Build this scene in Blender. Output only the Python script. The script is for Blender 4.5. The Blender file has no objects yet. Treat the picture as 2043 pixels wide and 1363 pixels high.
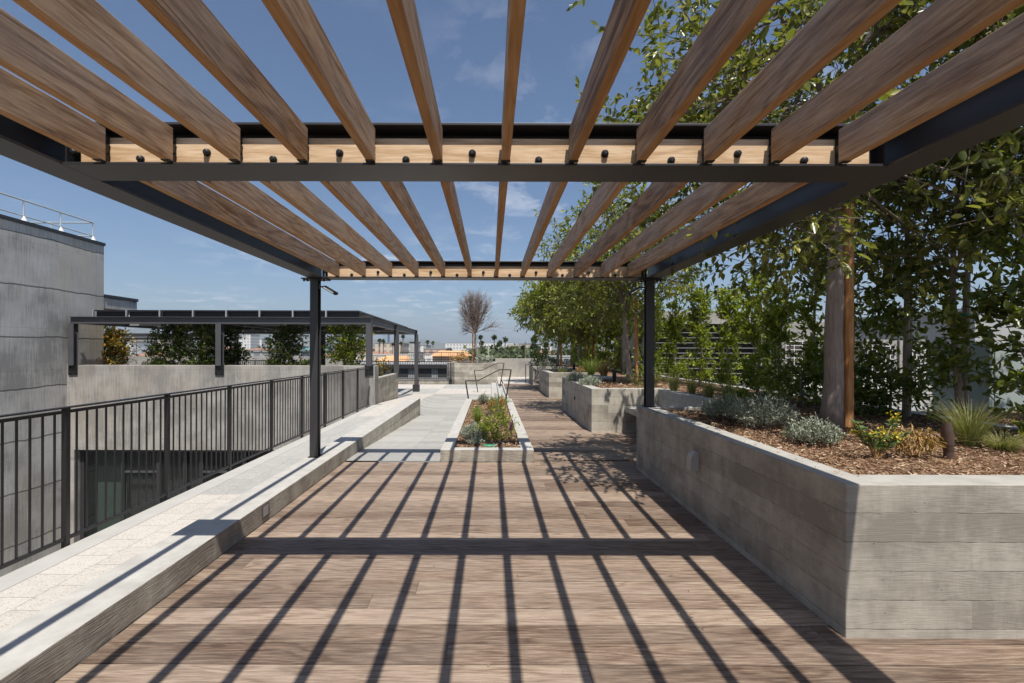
import bpy, math, random
import numpy as np
from mathutils import Vector, Matrix
R = math.radians
scene = bpy.context.scene
COL = scene.collection
F = 965.0
def at(px, py, Y):
    return Vector(((px - 979) / F * Y, Y, 1.7 - (py - 700) / F * Y))
def ax(px, Y): return (px - 979) / F * Y
def az(py, Y): return 1.7 - (py - 700) / F * Y

# ------------------------------------------------------------------ materials
class NT:
    def __init__(s, name):
        s.m = bpy.data.materials.new(name); s.m.use_nodes = True
        s.t = s.m.node_tree; s.n = s.t.nodes; s.n.clear()
        s.out = s.n.new('ShaderNodeOutputMaterial')
        s.b = s.n.new('ShaderNodeBsdfPrincipled')
        s.l(s.b.outputs[0], s.out.inputs[0])
    def l(s, a, b): s.t.links.new(a, b)
    def new(s, typ, **kw):
        nd = s.n.new(typ)
        for k, v in kw.items(): setattr(nd, k, v)
        return nd
    def coord(s, out='Object'):
        return s.new('ShaderNodeTexCoord').outputs[out]
    def mapping(s, v, scale=(1, 1, 1), loc=(0, 0, 0), rot=(0, 0, 0)):
        m = s.new('ShaderNodeMapping'); s.l(v, m.inputs[0])
        m.inputs['Scale'].default_value = scale; m.inputs['Location'].default_value = loc; m.inputs['Rotation'].default_value = rot
        return m.outputs[0]
    def noise(s, v, scale, detail=4, rough=.55, dist=0, dim='3D'):
        n = s.new('ShaderNodeTexNoise'); n.noise_dimensions = dim
        s.l(v, n.inputs['Vector']); n.inputs['Scale'].default_value = scale
        n.inputs['Detail'].default_value = detail; n.inputs['Roughness'].default_value = rough
        n.inputs['Distortion'].default_value = dist
        return n.outputs[0]
    def ramp(s, f, stops, interp='LINEAR'):
        r = s.new('ShaderNodeValToRGB'); s.l(f, r.inputs[0]); e = r.color_ramp.elements; r.color_ramp.interpolation = interp
        while len(e) < len(stops): e.new(.5)
        for el, (p, c) in zip(e, stops):
            el.position = p; el.color = (*c, 1) if isinstance(c, tuple) else (c, c, c, 1)
        return r.outputs[0]
    def math(s, op, a, b=None, c=None, clamp=False):
        n = s.new('ShaderNodeMath', operation=op); n.use_clamp = clamp
        for i, v in enumerate((a, b, c)):
            if v is None: continue
            if isinstance(v, (int, float)): n.inputs[i].default_value = v
            else: s.l(v, n.inputs[i])
        return n.outputs[0]
    def mix(s, f, a, b, mode='MIX'):
        n = s.new('ShaderNodeMix', data_type='RGBA', blend_type=mode)
        for i, v in ((0, f), (6, a), (7, b)):
            if isinstance(v, (int, float)): n.inputs[i].default_value = v
            elif isinstance(v, tuple): n.inputs[i].default_value = (*v, 1)
            else: s.l(v, n.inputs[i])
        return n.outputs[2]
    def bump(s, h, strength=.3, dist=.01, normal=None):
        n = s.new('ShaderNodeBump'); s.l(h, n.inputs['Height'])
        n.inputs['Strength'].default_value = strength; n.inputs['Distance'].default_value = dist
        if normal is not None: s.l(normal, n.inputs['Normal'])
        return n.outputs[0]
    def sep(s, v):
        n = s.new('ShaderNodeSeparateXYZ'); s.l(v, n.inputs[0]); return n.outputs
    def comb(s, x, y, z):
        n = s.new('ShaderNodeCombineXYZ')
        for i, v in enumerate((x, y, z)):
            if isinstance(v, (int, float)): n.inputs[i].default_value = v
            else: s.l(v, n.inputs[i])
        return n.outputs[0]
    def set(s, color=None, rough=None, metal=None, normal=None, spec=None):
        for k, v in (('Base Color', color), ('Roughness', rough), ('Metallic', metal), ('Normal', normal), ('Specular IOR Level', spec)):
            if v is None: continue
            if isinstance(v, (int, float)): s.b.inputs[k].default_value = v
            elif isinstance(v, tuple): s.b.inputs[k].default_value = (*v, 1)
            else: s.l(v, s.b.inputs[k])
        return s.m
    def upness(s):
        g = s.new('ShaderNodeNewGeometry'); z = s.sep(g.outputs['True Normal'])[2]
        return s.math('MULTIPLY', s.math('SUBTRACT', s.math('ABSOLUTE', z), .5), 10, clamp=True)

def mat_flat(name, col, rough=.6, metal=0, spec=.5, var=.12, scale=3):
    n = NT(name); v = n.coord()
    f = n.noise(v, scale, 4)
    c = n.ramp(f, [(.25, tuple(x * (1 - var) for x in col)), (.75, tuple(min(1, x * (1 + var)) for x in col))])
    return n.set(c, rough, metal, spec=spec)

def mat_board_concrete(name, row=.172, off=.054, length=1.25, tone=1.0, grain=1.0, warm=1.0, contrast=1.0):
    n = NT(name); v = n.coord(); x, y, z = n.sep(v)
    u = n.math('ADD', x, y)
    oi = n.new('ShaderNodeObjectInfo')
    u = n.math('ADD', u, n.math('MULTIPLY', oi.outputs['Random'], 13))
    zz = n.math('SUBTRACT', z, off)
    wob = n.math('MULTIPLY', n.math('SUBTRACT', n.noise(n.comb(u, zz, 0), 9, 5), .5), .012)
    vec = n.comb(u, n.math('ADD', zz, wob), 0)
    br = n.new('ShaderNodeTexBrick'); n.l(vec, br.inputs['Vector'])
    br.offset = .37; br.offset_frequency = 2; br.squash = 1
    rowf = n.math('FRACT', n.math('DIVIDE', n.math('ADD', zz, wob), row))
    hline = n.math('SUBTRACT', 1, n.math('MULTIPLY', n.math('ABSOLUTE', n.math('SUBTRACT', rowf, .5)), 2))
    for k, vv in (('Scale', 1), ('Mortar Size', .0028), ('Mortar Smooth', .3), ('Bias', 0), ('Brick Width', length), ('Row Height', row)):
        br.inputs[k].default_value = vv
    br.inputs['Color1'].default_value = (0, 0, 0, 1); br.inputs['Color2'].default_value = (1, 1, 1, 1); br.inputs['Mortar'].default_value = (.5, .5, .5, 1)
    rnd = n.sep(br.outputs['Color'])[0]; mort = n.math('MAXIMUM', n.math('MULTIPLY', n.ramp(hline, [(0, 1.0), (.018, .8), (.034, 0.0)]), .9), n.math('MULTIPLY', br.outputs['Fac'], .22))
    # wood grain imprint, different on each board
    gv = n.comb(n.math('MULTIPLY', u, .9), n.math('MULTIPLY', zz, 7), n.math('MULTIPLY', rnd, 31))
    base = n.noise(gv, 1.0, 3, .5, .6)
    kv = n.new('ShaderNodeTexVoronoi'); n.l(n.comb(n.math('MULTIPLY', u, .8), n.math('MULTIPLY', zz, 4.5), rnd), kv.inputs['Vector']); kv.inputs['Scale'].default_value = 1
    base = n.math('ADD', base, n.math('MULTIPLY', n.math('MAXIMUM', n.math('SUBTRACT', .4, kv.outputs['Distance']), 0), .7))
    rings = n.math('SINE', n.math('MULTIPLY', base, 75))
    fine = n.noise(n.comb(n.math('MULTIPLY', u, 3), n.math('MULTIPLY', zz, 90), rnd), 2, 4, .6)
    blot = n.noise(n.comb(u, zz, 0), 2.2, 6, .65)
    streak = n.noise(n.comb(n.math('MULTIPLY', u, 9), n.math('MULTIPLY', zz, 1.2), rnd), 1.2, 5, .65)
    t = n.math('ADD', n.math('MULTIPLY', rnd, .24 * contrast), n.math('MULTIPLY', blot, .95))
    t = n.math('ADD', t, n.math('ADD', n.math('MULTIPLY', rings, .016 * contrast), n.math('MULTIPLY', n.math('SUBTRACT', fine, .5), .09)))
    saw = n.noise(n.comb(n.math('MULTIPLY', u, 160), n.math('MULTIPLY', zz, 6), rnd), 1, 2, .5)
    t = n.math('ADD', t, n.math('ADD', n.math('MULTIPLY', streak, .24), n.math('MULTIPLY', n.math('SUBTRACT', saw, .5), .05)))
    t = n.math('SUBTRACT', t, .18)
    c = n.ramp(t, [(.38, (.25 * tone, .226 * tone * warm, .188 * tone * warm)), (.56, (.375 * tone, .342 * tone, .286 * tone)), (.76, (.50 * tone, .46 * tone, .385 * tone))])
    crk = n.noise(n.comb(n.math('MULTIPLY', u, 7), n.math('MULTIPLY', zz, 9), 3.1), 1, 5)
    mm = n.math('MULTIPLY', mort, n.ramp(crk, [(.40, .22), (.60, 1.0)]))
    c = n.mix(n.math('MULTIPLY', mm, .9), c, (.04, .035, .03))
    pits = n.new('ShaderNodeTexVoronoi'); n.l(n.comb(u, zz, 0), pits.inputs['Vector']); pits.inputs['Scale'].default_value = 17
    pit = n.math('MULTIPLY', n.math('LESS_THAN', pits.outputs['Distance'], n.math('MULTIPLY', n.sep(pits.outputs['Color'])[0], .13)), n.math('GREATER_THAN', n.sep(pits.outputs['Color'])[1], .6))
    c = n.mix(n.math('MULTIPLY', pit, .6), c, (.08, .075, .07))
    up = n.upness()
    topn = n.noise(v, 6, 6, .6)
    topc = n.ramp(topn, [(.3, (.33 * tone, .318 * tone, .29 * tone)), (.7, (.44 * tone, .426 * tone, .395 * tone))])
    spk = n.noise(v, 60, 2)
    topc = n.mix(n.math('MULTIPLY', n.math('GREATER_THAN', spk, .7), .25), topc, (.3, .28, .25))
    c = n.mix(up, c, topc)
    h = n.math('ADD', n.math('MULTIPLY', rings, .13), n.math('MULTIPLY', fine, .9))
    h = n.math('SUBTRACT', h, n.math('MULTIPLY', mm, 4.5))
    h = n.math('SUBTRACT', h, n.math('MULTIPLY', pit, 2))
    h = n.math('ADD', h, n.math('MULTIPLY', rnd, .7))
    h = n.math('MULTIPLY', h, n.math('SUBTRACT', 1, up))
    h = n.math('ADD', h, n.math('MULTIPLY', topn, .25))
    return n.set(c, .85, normal=n.bump(h, .7 * grain, .004), spec=.25)

def mat_cast_concrete(name, col=(.25, .245, .235), pour=2.0, warm=(.36, .31, .25), joint=.9, ground=None):
    n = NT(name); v = n.coord(); x, y, z = n.sep(v)
    u = n.math('ADD', x, y)
    streak = n.noise(n.comb(n.math('MULTIPLY', u, 14), n.math('MULTIPLY', z, .9), 0), 1.4, 5, .6)
    blot = n.noise(n.comb(u, z, 0), .9, 6, .6)
    pv = n.comb(n.math('MULTIPLY', u, .9), n.math('MULTIPLY', z, .15), 0)
    edge = n.noise(pv, .9, 6, .6)
    zz = n.math('ADD', n.math('DIVIDE', n.math('ADD', z, .2), pour), n.math('MULTIPLY', n.math('SUBTRACT', edge, .5), .16))
    fr = n.math('FRACT', zz)
    band = n.math('FLOOR', zz)
    wn = n.new('ShaderNodeTexWhiteNoise', noise_dimensions='1D'); n.l(band, wn.inputs['W'])
    line = n.math('SUBTRACT', 1, n.math('MULTIPLY', n.math('ABSOLUTE', n.math('SUBTRACT', fr, .5)), 2))
    jl = n.ramp(line, [(0, 1.0), (.022, .7), (.04, 0.0)])
    vj = n.math('ABSOLUTE', n.math('SUBTRACT', n.math('FRACT', n.math('DIVIDE', u, 1.22)), .5))
    vjl = n.math('MULTIPLY', n.math('GREATER_THAN', vj, .494), .28)
    hj = n.math('ABSOLUTE', n.math('SUBTRACT', n.math('FRACT', n.math('DIVIDE', z, 1.22)), .5))
    hjl = n.math('MULTIPLY', n.math('GREATER_THAN', hj, .494), .3)
    t = n.math('SUBTRACT', n.math('ADD', n.math('MULTIPLY', streak, .5), n.math('MULTIPLY', blot, .85)), .19)
    t = n.math('ADD', t, n.math('MULTIPLY', n.math('SUBTRACT', wn.outputs[0], .5), .14))
    c = n.ramp(t, [(.36, tuple(a * .66 for a in col)), (.5, col), (.66, tuple(a * 1.22 for a in col))])
    st = n.noise(n.comb(u, n.math('MULTIPLY', z, .6), 5), .5, 5, .6)
    c = n.mix(n.ramp(st, [(.5, 0.0), (.7, .6)]), c, warm)
    c = n.mix(n.math('MULTIPLY', n.math('ADD', n.math('MULTIPLY', jl, joint), n.math('ADD', vjl, hjl), clamp=True), .7), c, (.08, .078, .075))
    vo = n.new('ShaderNodeTexVoronoi'); n.l(n.comb(u, z, 0), vo.inputs['Vector']); vo.inputs['Scale'].default_value = 1.9
    dot = n.math('LESS_THAN', vo.outputs['Distance'], .035)
    c = n.mix(n.math('MULTIPLY', dot, .65), c, (.06, .058, .055))
    h = n.math('SUBTRACT', n.math('ADD', streak, n.noise(v, 30, 3)), n.math('MULTIPLY', n.math('ADD', jl, dot), 2))
    return n.set(c, .85, normal=n.bump(h, .35, .006), spec=.25)

def mat_wood(name, dark, mid, light, axis='Y', rs=1.0, rough=.7, island=False, gray=None, grain=1.0, ringscale=38, spread=.5, under=None, knots=1.0, gmix=.85, bl=.27):
    n = NT(name); v = n.coord()
    x, y, z = n.sep(v)
    if island:
        r = n.new('ShaderNodeNewGeometry').outputs['Random Per Island']
    else:
        r = n.new('ShaderNodeObjectInfo').outputs['Random']
    off = n.math('MULTIPLY', r, 47)
    a, b, c3 = {'Y': (y, x, z), 'X': (x, y, z), 'Z': (z, x, y)}[axis]
    p = n.comb(n.math('ADD', n.math('MULTIPLY', a, .55 * rs), off), n.math('ADD', n.math('MULTIPLY', b, 4.5 * rs), off), n.math('MULTIPLY', c3, 4.5 * rs))
    base = n.noise(p, 1.0, 2, .45, .35)
    kv = n.new('ShaderNodeTexVoronoi'); n.l(n.comb(n.math('ADD', n.math('MULTIPLY', a, .9), off), n.math('ADD', n.math('MULTIPLY', b, 3.2), off), n.math('MULTIPLY', c3, 3.2)), kv.inputs['Vector']); kv.inputs['Scale'].default_value = 1
    kd = kv.outputs['Distance']
    swirl = n.math('MAXIMUM', n.math('SUBTRACT', .34, kd), 0)
    base = n.math('ADD', base, n.math('MULTIPLY', swirl, .9 * knots))
    rs_ = n.math('SINE', n.math('MULTIPLY', base, ringscale))
    rings = n.math('SUBTRACT', n.math('MULTIPLY', n.math('POWER', n.math('ADD', n.math('MULTIPLY', rs_, .5), .5), 2.2), 2), .8)
    f = n.comb(n.math('ADD', n.math('MULTIPLY', a, 4.5), off), n.math('MULTIPLY', b, 75), n.math('MULTIPLY', c3, 75))
    fine = n.noise(f, 1, 5, .75)
    blot = n.noise(n.comb(n.math('ADD', n.math('MULTIPLY', a, 1.3), off), n.math('MULTIPLY', b, 7), n.math('MULTIPLY', c3, 7)), 1, 6, .65)
    t = n.math('SUBTRACT', n.math('MULTIPLY', fine, 1.05), n.math('MULTIPLY', rings, .07 * grain))
    t = n.math('ADD', t, n.math('MULTIPLY', blot, bl))
    t = n.math('SUBTRACT', t, .16 - (.27 - bl) * .5)
    wn = n.new('ShaderNodeTexWhiteNoise', noise_dimensions='1D'); n.l(r, wn.inputs['W'])
    t = n.math('ADD', t, n.math('MULTIPLY', n.math('SUBTRACT', wn.outputs[0], .5), spread * .4))
    c = n.ramp(t, [(.28, dark), (.5, mid), (.74, light)])
    if gray:
        g = n.noise(n.comb(n.math('ADD', a, off), n.math('MULTIPLY', b, 2.2), n.math('MULTIPLY', c3, 2.2)), 1.1, 5, .6)
        gf = n.ramp(g, [(.38, 0.0), (.62, .8)])
        if under:
            gg = n.new('ShaderNodeNewGeometry'); nz = n.sep(gg.outputs['True Normal'])[2]
            dn = n.math('LESS_THAN', nz, -.6)
            c = n.mix(n.math('MULTIPLY', dn, .6), c, under); gf = n.math('MULTIPLY', gf, n.math('SUBTRACT', 1, dn))
        c = n.mix(n.math('MULTIPLY', gf, gmix), c, n.mix(.6, gray, n.mix(1.0, gray, n.ramp(t, [(.28, .55), (.5, 1.0), (.74, 1.4)]), 'MULTIPLY')))
    kn = n.math('LESS_THAN', kd, .035); c = n.mix(n.math('MULTIPLY', kn, .6 * knots), c, tuple(q * .5 for q in dark))
    h = n.math('ADD', n.math('MULTIPLY', rings, .2), n.math('MULTIPLY', fine, .9))
    return n.set(c, rough, normal=n.bump(h, .35, .002), spec=.3)

def mat_leaf(name, dark, mid, light, rough=.42, trans=.3, yellow=None, spec=.5):
    n = NT(name)
    g = n.new('ShaderNodeNewGeometry')
    r = g.outputs['Random Per Island']
    stops = [(0.0, dark), (.55, mid), (.9, light)]
    if yellow: stops.append((1.0, yellow))
    c = n.ramp(r, stops)
    hsv = n.new('ShaderNodeHueSaturation'); n.l(c, hsv.inputs['Color'])
    hsv.inputs['Value'].default_value = 1.0
    n.set(hsv.outputs[0], rough, spec=spec)
    tr = n.new('ShaderNodeBsdfTranslucent')
    tc = n.mix(.5, hsv.outputs[0], (.35, .42, .03)); n.l(tc, tr.inputs[0])
    mx = n.new('ShaderNodeMixShader'); mx.inputs[0].default_value = trans
    n.l(n.b.outputs[0], mx.inputs[1]); n.l(tr.outputs[0], mx.inputs[2]); n.l(mx.outputs[0], n.out.inputs[0])
    return n.m

def mat_paver(name, c0, c1, w=.34, h=.305, speck=True, offset=.5, rot=True, joint=(.22, .21, .2)):
    n = NT(name); v = n.coord(); x, y, z = n.sep(v)
    vec = n.comb(y, x, 0) if rot else n.comb(x, y, 0)
    br = n.new('ShaderNodeTexBrick'); n.l(vec, br.inputs['Vector']); br.offset = offset
    for k, vv in (('Scale', 1), ('Mortar Size', .0042), ('Mortar Smooth', .1), ('Bias', 0), ('Brick Width', w), ('Row Height', h)):
        br.inputs[k].default_value = vv
    br.inputs['Color1'].default_value = (*c0, 1); br.inputs['Color2'].default_value = (*c1, 1); br.inputs['Mortar'].default_value = (*joint, 1)
    c = br.outputs['Color']
    nz = n.noise(v, 9, 5, .6)
    c = n.mix(.25, c, n.ramp(nz, [(.3, tuple(a * .8 for a in c0)), (.7, tuple(min(.9, a * 1.12) for a in c1))]))
    if speck:
        vo = n.new('ShaderNodeTexVoronoi'); n.l(v, vo.inputs['Vector']); vo.inputs['Scale'].default_value = 120
        s1 = n.math('LESS_THAN', n.sep(vo.outputs['Color'])[0], .09)
        c = n.mix(n.math('MULTIPLY', s1, .65), c, (.26, .2, .15))
        s2 = n.math('GREATER_THAN', n.sep(vo.outputs['Color'])[1], .85)
        c = n.mix(n.math('MULTIPLY', s2, .5), c, (.6, .57, .53))
    hh = n.math('SUBTRACT', n.noise(v, 80, 3), n.math('MULTIPLY', br.outputs['Fac'], 3))
    return n.set(c, .8, normal=n.bump(hh, .3, .003), spec=.3)

M = {}
M['steel'] = mat_flat('dark_painted_steel', (.036, .034, .036), .42, .0, .5, .12, 2)
M['steel_grey'] = mat_flat('grey_painted_steel', (.075, .073, .078), .4, .0, .5, .1, 2)
M['rail'] = mat_flat('rail_paint', (.018, .016, .016), .4, 0, .5, .1, 2)
M['black'] = mat_flat('black_coating', (.012, .012, .013), .45)
M['galv'] = mat_flat('galvanised_steel', (.62, .64, .62), .35, .35, .5, .06, 6)
M['white'] = mat_flat('white_enamel', (.78, .78, .76), .5)
M['board'] = mat_board_concrete('board_formed_concrete', length=3.3, grain=.55, warm=.99)
M['board_curb'] = mat_board_concrete('board_formed_kerb_concrete', row=.195, off=.0, length=3.7, tone=1.14, grain=2.0, warm=.96, contrast=1.6)
M['board_far'] = mat_board_concrete('board_formed_concrete_smooth', row=.15, off=.0, length=2.4, tone=1.0, grain=.8)
M['cast'] = mat_cast_concrete('cast_concrete_tower', (.50, .48, .445), 1.45, (.56, .49, .40), 1.5)
M['cast_wall'] = mat_cast_concrete('cast_concrete_wall', (.34, .32, .295), 3.5, (.38, .33, .265), .35)
M['coping'] = mat_flat('pale_concrete_coping', (.43, .42, .395), .85, 0, .25, .08, 5)
M['rafter'] = mat_wood('weathered_rafter_timber', (.15, .072, .030), (.38, .225, .115), (.60, .41, .25), 'Y', 1, .75, gray=(.355, .295, .255), ringscale=60, grain=1.0, under=(.38, .195, .072), knots=.8, gmix=.72)
M['ledger'] = mat_wood('light_ledger_timber', (.50, .32, .17), (.68, .48, .30), (.82, .64, .45), 'X', 1, .65, grain=1.2)
M['deck'] = mat_wood('weathered_deck_timber', (.072, .043, .029), (.205, .142, .101), (.41, .318, .243), 'X', 1.35, .62, island=True, gray=(.25, .196, .155), ringscale=58, spread=.66, grain=.8, knots=.5, gmix=.62, bl=.12)
M['bark'] = mat_wood('grey_brown_bark', (.22, .17, .145), (.32, .265, .23), (.44, .38, .34), 'Z', 1.5, .9, grain=.25, knots=.15)
M['stake'] = mat_wood('timber_tree_stake', (.30, .13, .045), (.48, .24, .095), (.6, .36, .18), 'Z', 1.2, .8)
M['twig'] = mat_flat('twig_bark', (.17, .13, .10), .85)
M['deadtwig'] = mat_flat('bare_twig_bark', (.21, .155, .13), .85)
M['leaf'] = mat_leaf('broad_glossy_leaf', (.055, .07, .018), (.165, .18, .038), (.36, .35, .08), .3, .34, (.46, .42, .14))
M['leaf_far'] = mat_leaf('bright_green_leaf', (.06, .085, .015), (.165, .20, .027), (.36, .37, .05), .36, .36, (.42, .42, .07))
M['hedge'] = mat_leaf('ficus_leaf', (.09, .13, .016), (.23, .285, .03), (.42, .46, .06), .38, .45)
M['hedge_dark'] = mat_leaf('dark_ficus_leaf', (.045, .07, .016), (.125, .165, .03), (.27, .31, .06), .32, .38)
M['shrub'] = mat_leaf('dark_shrub_leaf', (.03, .05, .016), (.065, .1, .024), (.17, .2, .05), .4, .28, (.3, .24, .07))
M['autumn'] = mat_leaf('yellow_orange_leaf', (.07, .1, .015), (.25, .2, .03), (.5, .2, .04), .5, .3, (.6, .32, .06))
M['silver'] = mat_leaf('silver_leaf', (.20, .235, .18), (.34, .37, .29), (.48, .51, .42), .7, .15)
M['grassblade'] = mat_leaf('grass_blade', (.12, .14, .04), (.24, .25, .085), (.38, .34, .15), .6, .3)
M['grassgreen'] = mat_leaf('green_grass_blade', (.08, .13, .02), (.17, .24, .04), (.3, .34, .07), .6, .3)
M['drygrass'] = mat_leaf('dry_leaf', (.28, .15, .05), (.45, .27, .1), (.58, .4, .18), .8, .2)
M['spurge'] = mat_leaf('blue_green_leaf', (.07, .14, .06), (.12, .22, .09), (.2, .32, .12), .5, .25)
M['yellow'] = mat_leaf('yellow_flower', (.5, .36, .02), (.62, .46, .03), (.7, .56, .06), .6, .3)
M['purple'] = mat_leaf('purple_flower', (.12, .03, .16), (.2, .05, .22), (.3, .1, .32), .6, .2)
M['orange'] = mat_leaf('orange_flower', (.4, .12, .02), (.5, .18, .03), (.55, .26, .06), .6, .2)
M['conifer'] = mat_leaf('conifer_foliage', (.03, .05, .02), (.055, .085, .03), (.1, .13, .045), .7, .1)
M['citygreen'] = mat_leaf('city_tree_foliage', (.03, .045, .018), (.06, .08, .03), (.11, .13, .045), .7, .1)
M['mulch'] = None
n = NT('bark_mulch'); v = n.coord()
vo = n.new('ShaderNodeTexVoronoi'); n.l(n.mapping(v, (1, 1.8, 1)), vo.inputs['Vector']); vo.inputs['Scale'].default_value = 30
c = n.ramp(n.sep(vo.outputs['Color'])[0], [(0, (.10, .055, .03)), (.4, (.25, .15, .09)), (.8, (.40, .27, .17)), (1, (.58, .44, .31))])
c = n.mix(n.ramp(n.noise(v, 2, 4), [(.35, .5), (.65, 0.0)]), c, (.10, .055, .035))
M['mulch'] = n.set(c, .95, normal=n.bump(n.math('ADD', vo.outputs['Distance'], n.noise(v, 25, 4)), 1.0, .02), spec=.1)
n = NT('bark_chip'); r = n.new('ShaderNodeNewGeometry').outputs['Random Per Island']
M['chip'] = n.set(n.ramp(r, [(0, (.07, .035, .02)), (.3, (.17, .092, .052)), (.62, (.30, .18, .11)), (.88, (.45, .32, .21)), (1, (.64, .52, .39))]), .9, spec=.15)
M['paver_white'] = mat_paver('white_speckled_pavers', (.48, .445, .40), (.535, .50, .455))
M['paver_grey'] = mat_paver('light_grey_pavers', (.34, .34, .325), (.41, .405, .385))
M['paver_dark'] = mat_paver('mid_grey_pavers', (.37, .37, .355), (.42, .42, .4))
M['paver_ramp'] = mat_paver('ramp_grey_pavers', (.29, .283, .265), (.42, .408, .38), w=.34, h=.86, speck=False, offset=0)
M['membrane'] = mat_flat('pale_roof_membrane', (.27, .27, .265), .8)
M['asphaltmix'] = mat_flat('city_ground', (.12, .125, .10), .95, 0, .2, .5, .01)
M['box_grey'] = mat_flat('grey_green_cladding', (.30, .34, .32), .6, 0, .4, .06)
M['box_pale'] = mat_flat('pale_metal_cladding', (.36, .36, .35), .5)
M['beige'] = mat_flat('beige_enclosure', (.30, .28, .255), .7)
M['coil'] = mat_flat('dark_coil_fins', (.07, .055, .055), .6)
M['bronze'] = mat_flat('bronze_lamp_coating', (.085, .055, .045), .4)
M['taupe'] = mat_flat('grey_lamp_coating', (.40, .375, .36), .5)
M['tape'] = mat_flat('green_tie_tape', (.02, .30, .18), .5)
M['lid'] = mat_flat('green_plastic_lid', (.04, .26, .15), .5)
M['osb'] = mat_flat('bare_sheathing_board', (.66, .37, .19), .85, 0, .2, .2, .4)
M['osb_pale'] = mat_flat('pale_sheathing_board', (.72, .5, .35), .85, 0, .2, .2, .4)
M['curtain'] = mat_flat('grey_curtain', (.24, .245, .235), .9, 0, .1, .25, 12)
M['greenwall'] = mat_flat('pale_green_panel', (.22, .32, .27), .6)
M['louvre'] = mat_flat('grey_louvre', (.16, .155, .15), .6)
M['dark'] = mat_flat('unlit_interior', (.03, .032, .035), .8)
M['solar'] = mat_flat('solar_panel_back', (.02, .02, .028), .3)
M['alu'] = mat_flat('aluminium', (.55, .56, .57), .35, .6)
M['hill'] = mat_flat('hazy_hills', (.16, .17, .13), .95, 0, .1, .3, .002)
n = NT('greenish_glass')
n.set((.025, .03, .028), .05, 0, spec=.6)
n.b.inputs['Alpha'].default_value = .38
M['glass'] = n.m
n = NT('tile_roof'); M['tile'] = n.set((.30, .16, .11), .85)
def facade(name, col, dark=.5):
    n = NT(name); v = n.coord(); x, y, z = n.sep(v)
    u = n.math('ADD', x, y)
    a = n.math('GREATER_THAN', n.math('ABSOLUTE', n.math('SUBTRACT', n.math('FRACT', n.math('DIVIDE', u, 3.1)), .5)), .24)
    b = n.math('GREATER_THAN', n.math('ABSOLUTE', n.math('SUBTRACT', n.math('FRACT', n.math('DIVIDE', z, 3.2)), .45)), .26)
    w = n.math('MULTIPLY', n.math('SUBTRACT', 1, a), n.math('SUBTRACT', 1, b))
    w = n.math('MULTIPLY', w, n.math('SUBTRACT', 1, n.upness()))
    c = n.mix(n.math('MULTIPLY', w, dark), tuple(col), (.06, .07, .08))
    return n.set(c, .8, spec=.3)
FAC = [facade('white_facade', (.68, .67, .64)), facade('cream_facade', (.55, .48, .38)), facade('tan_facade', (.42, .32, .24)),
       facade('grey_facade', (.36, .37, .38)), facade('pink_facade', (.5, .36, .30)), facade('teal_facade', (.22, .42, .44)), facade('brown_facade', (.25, .19, .15))]

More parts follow.
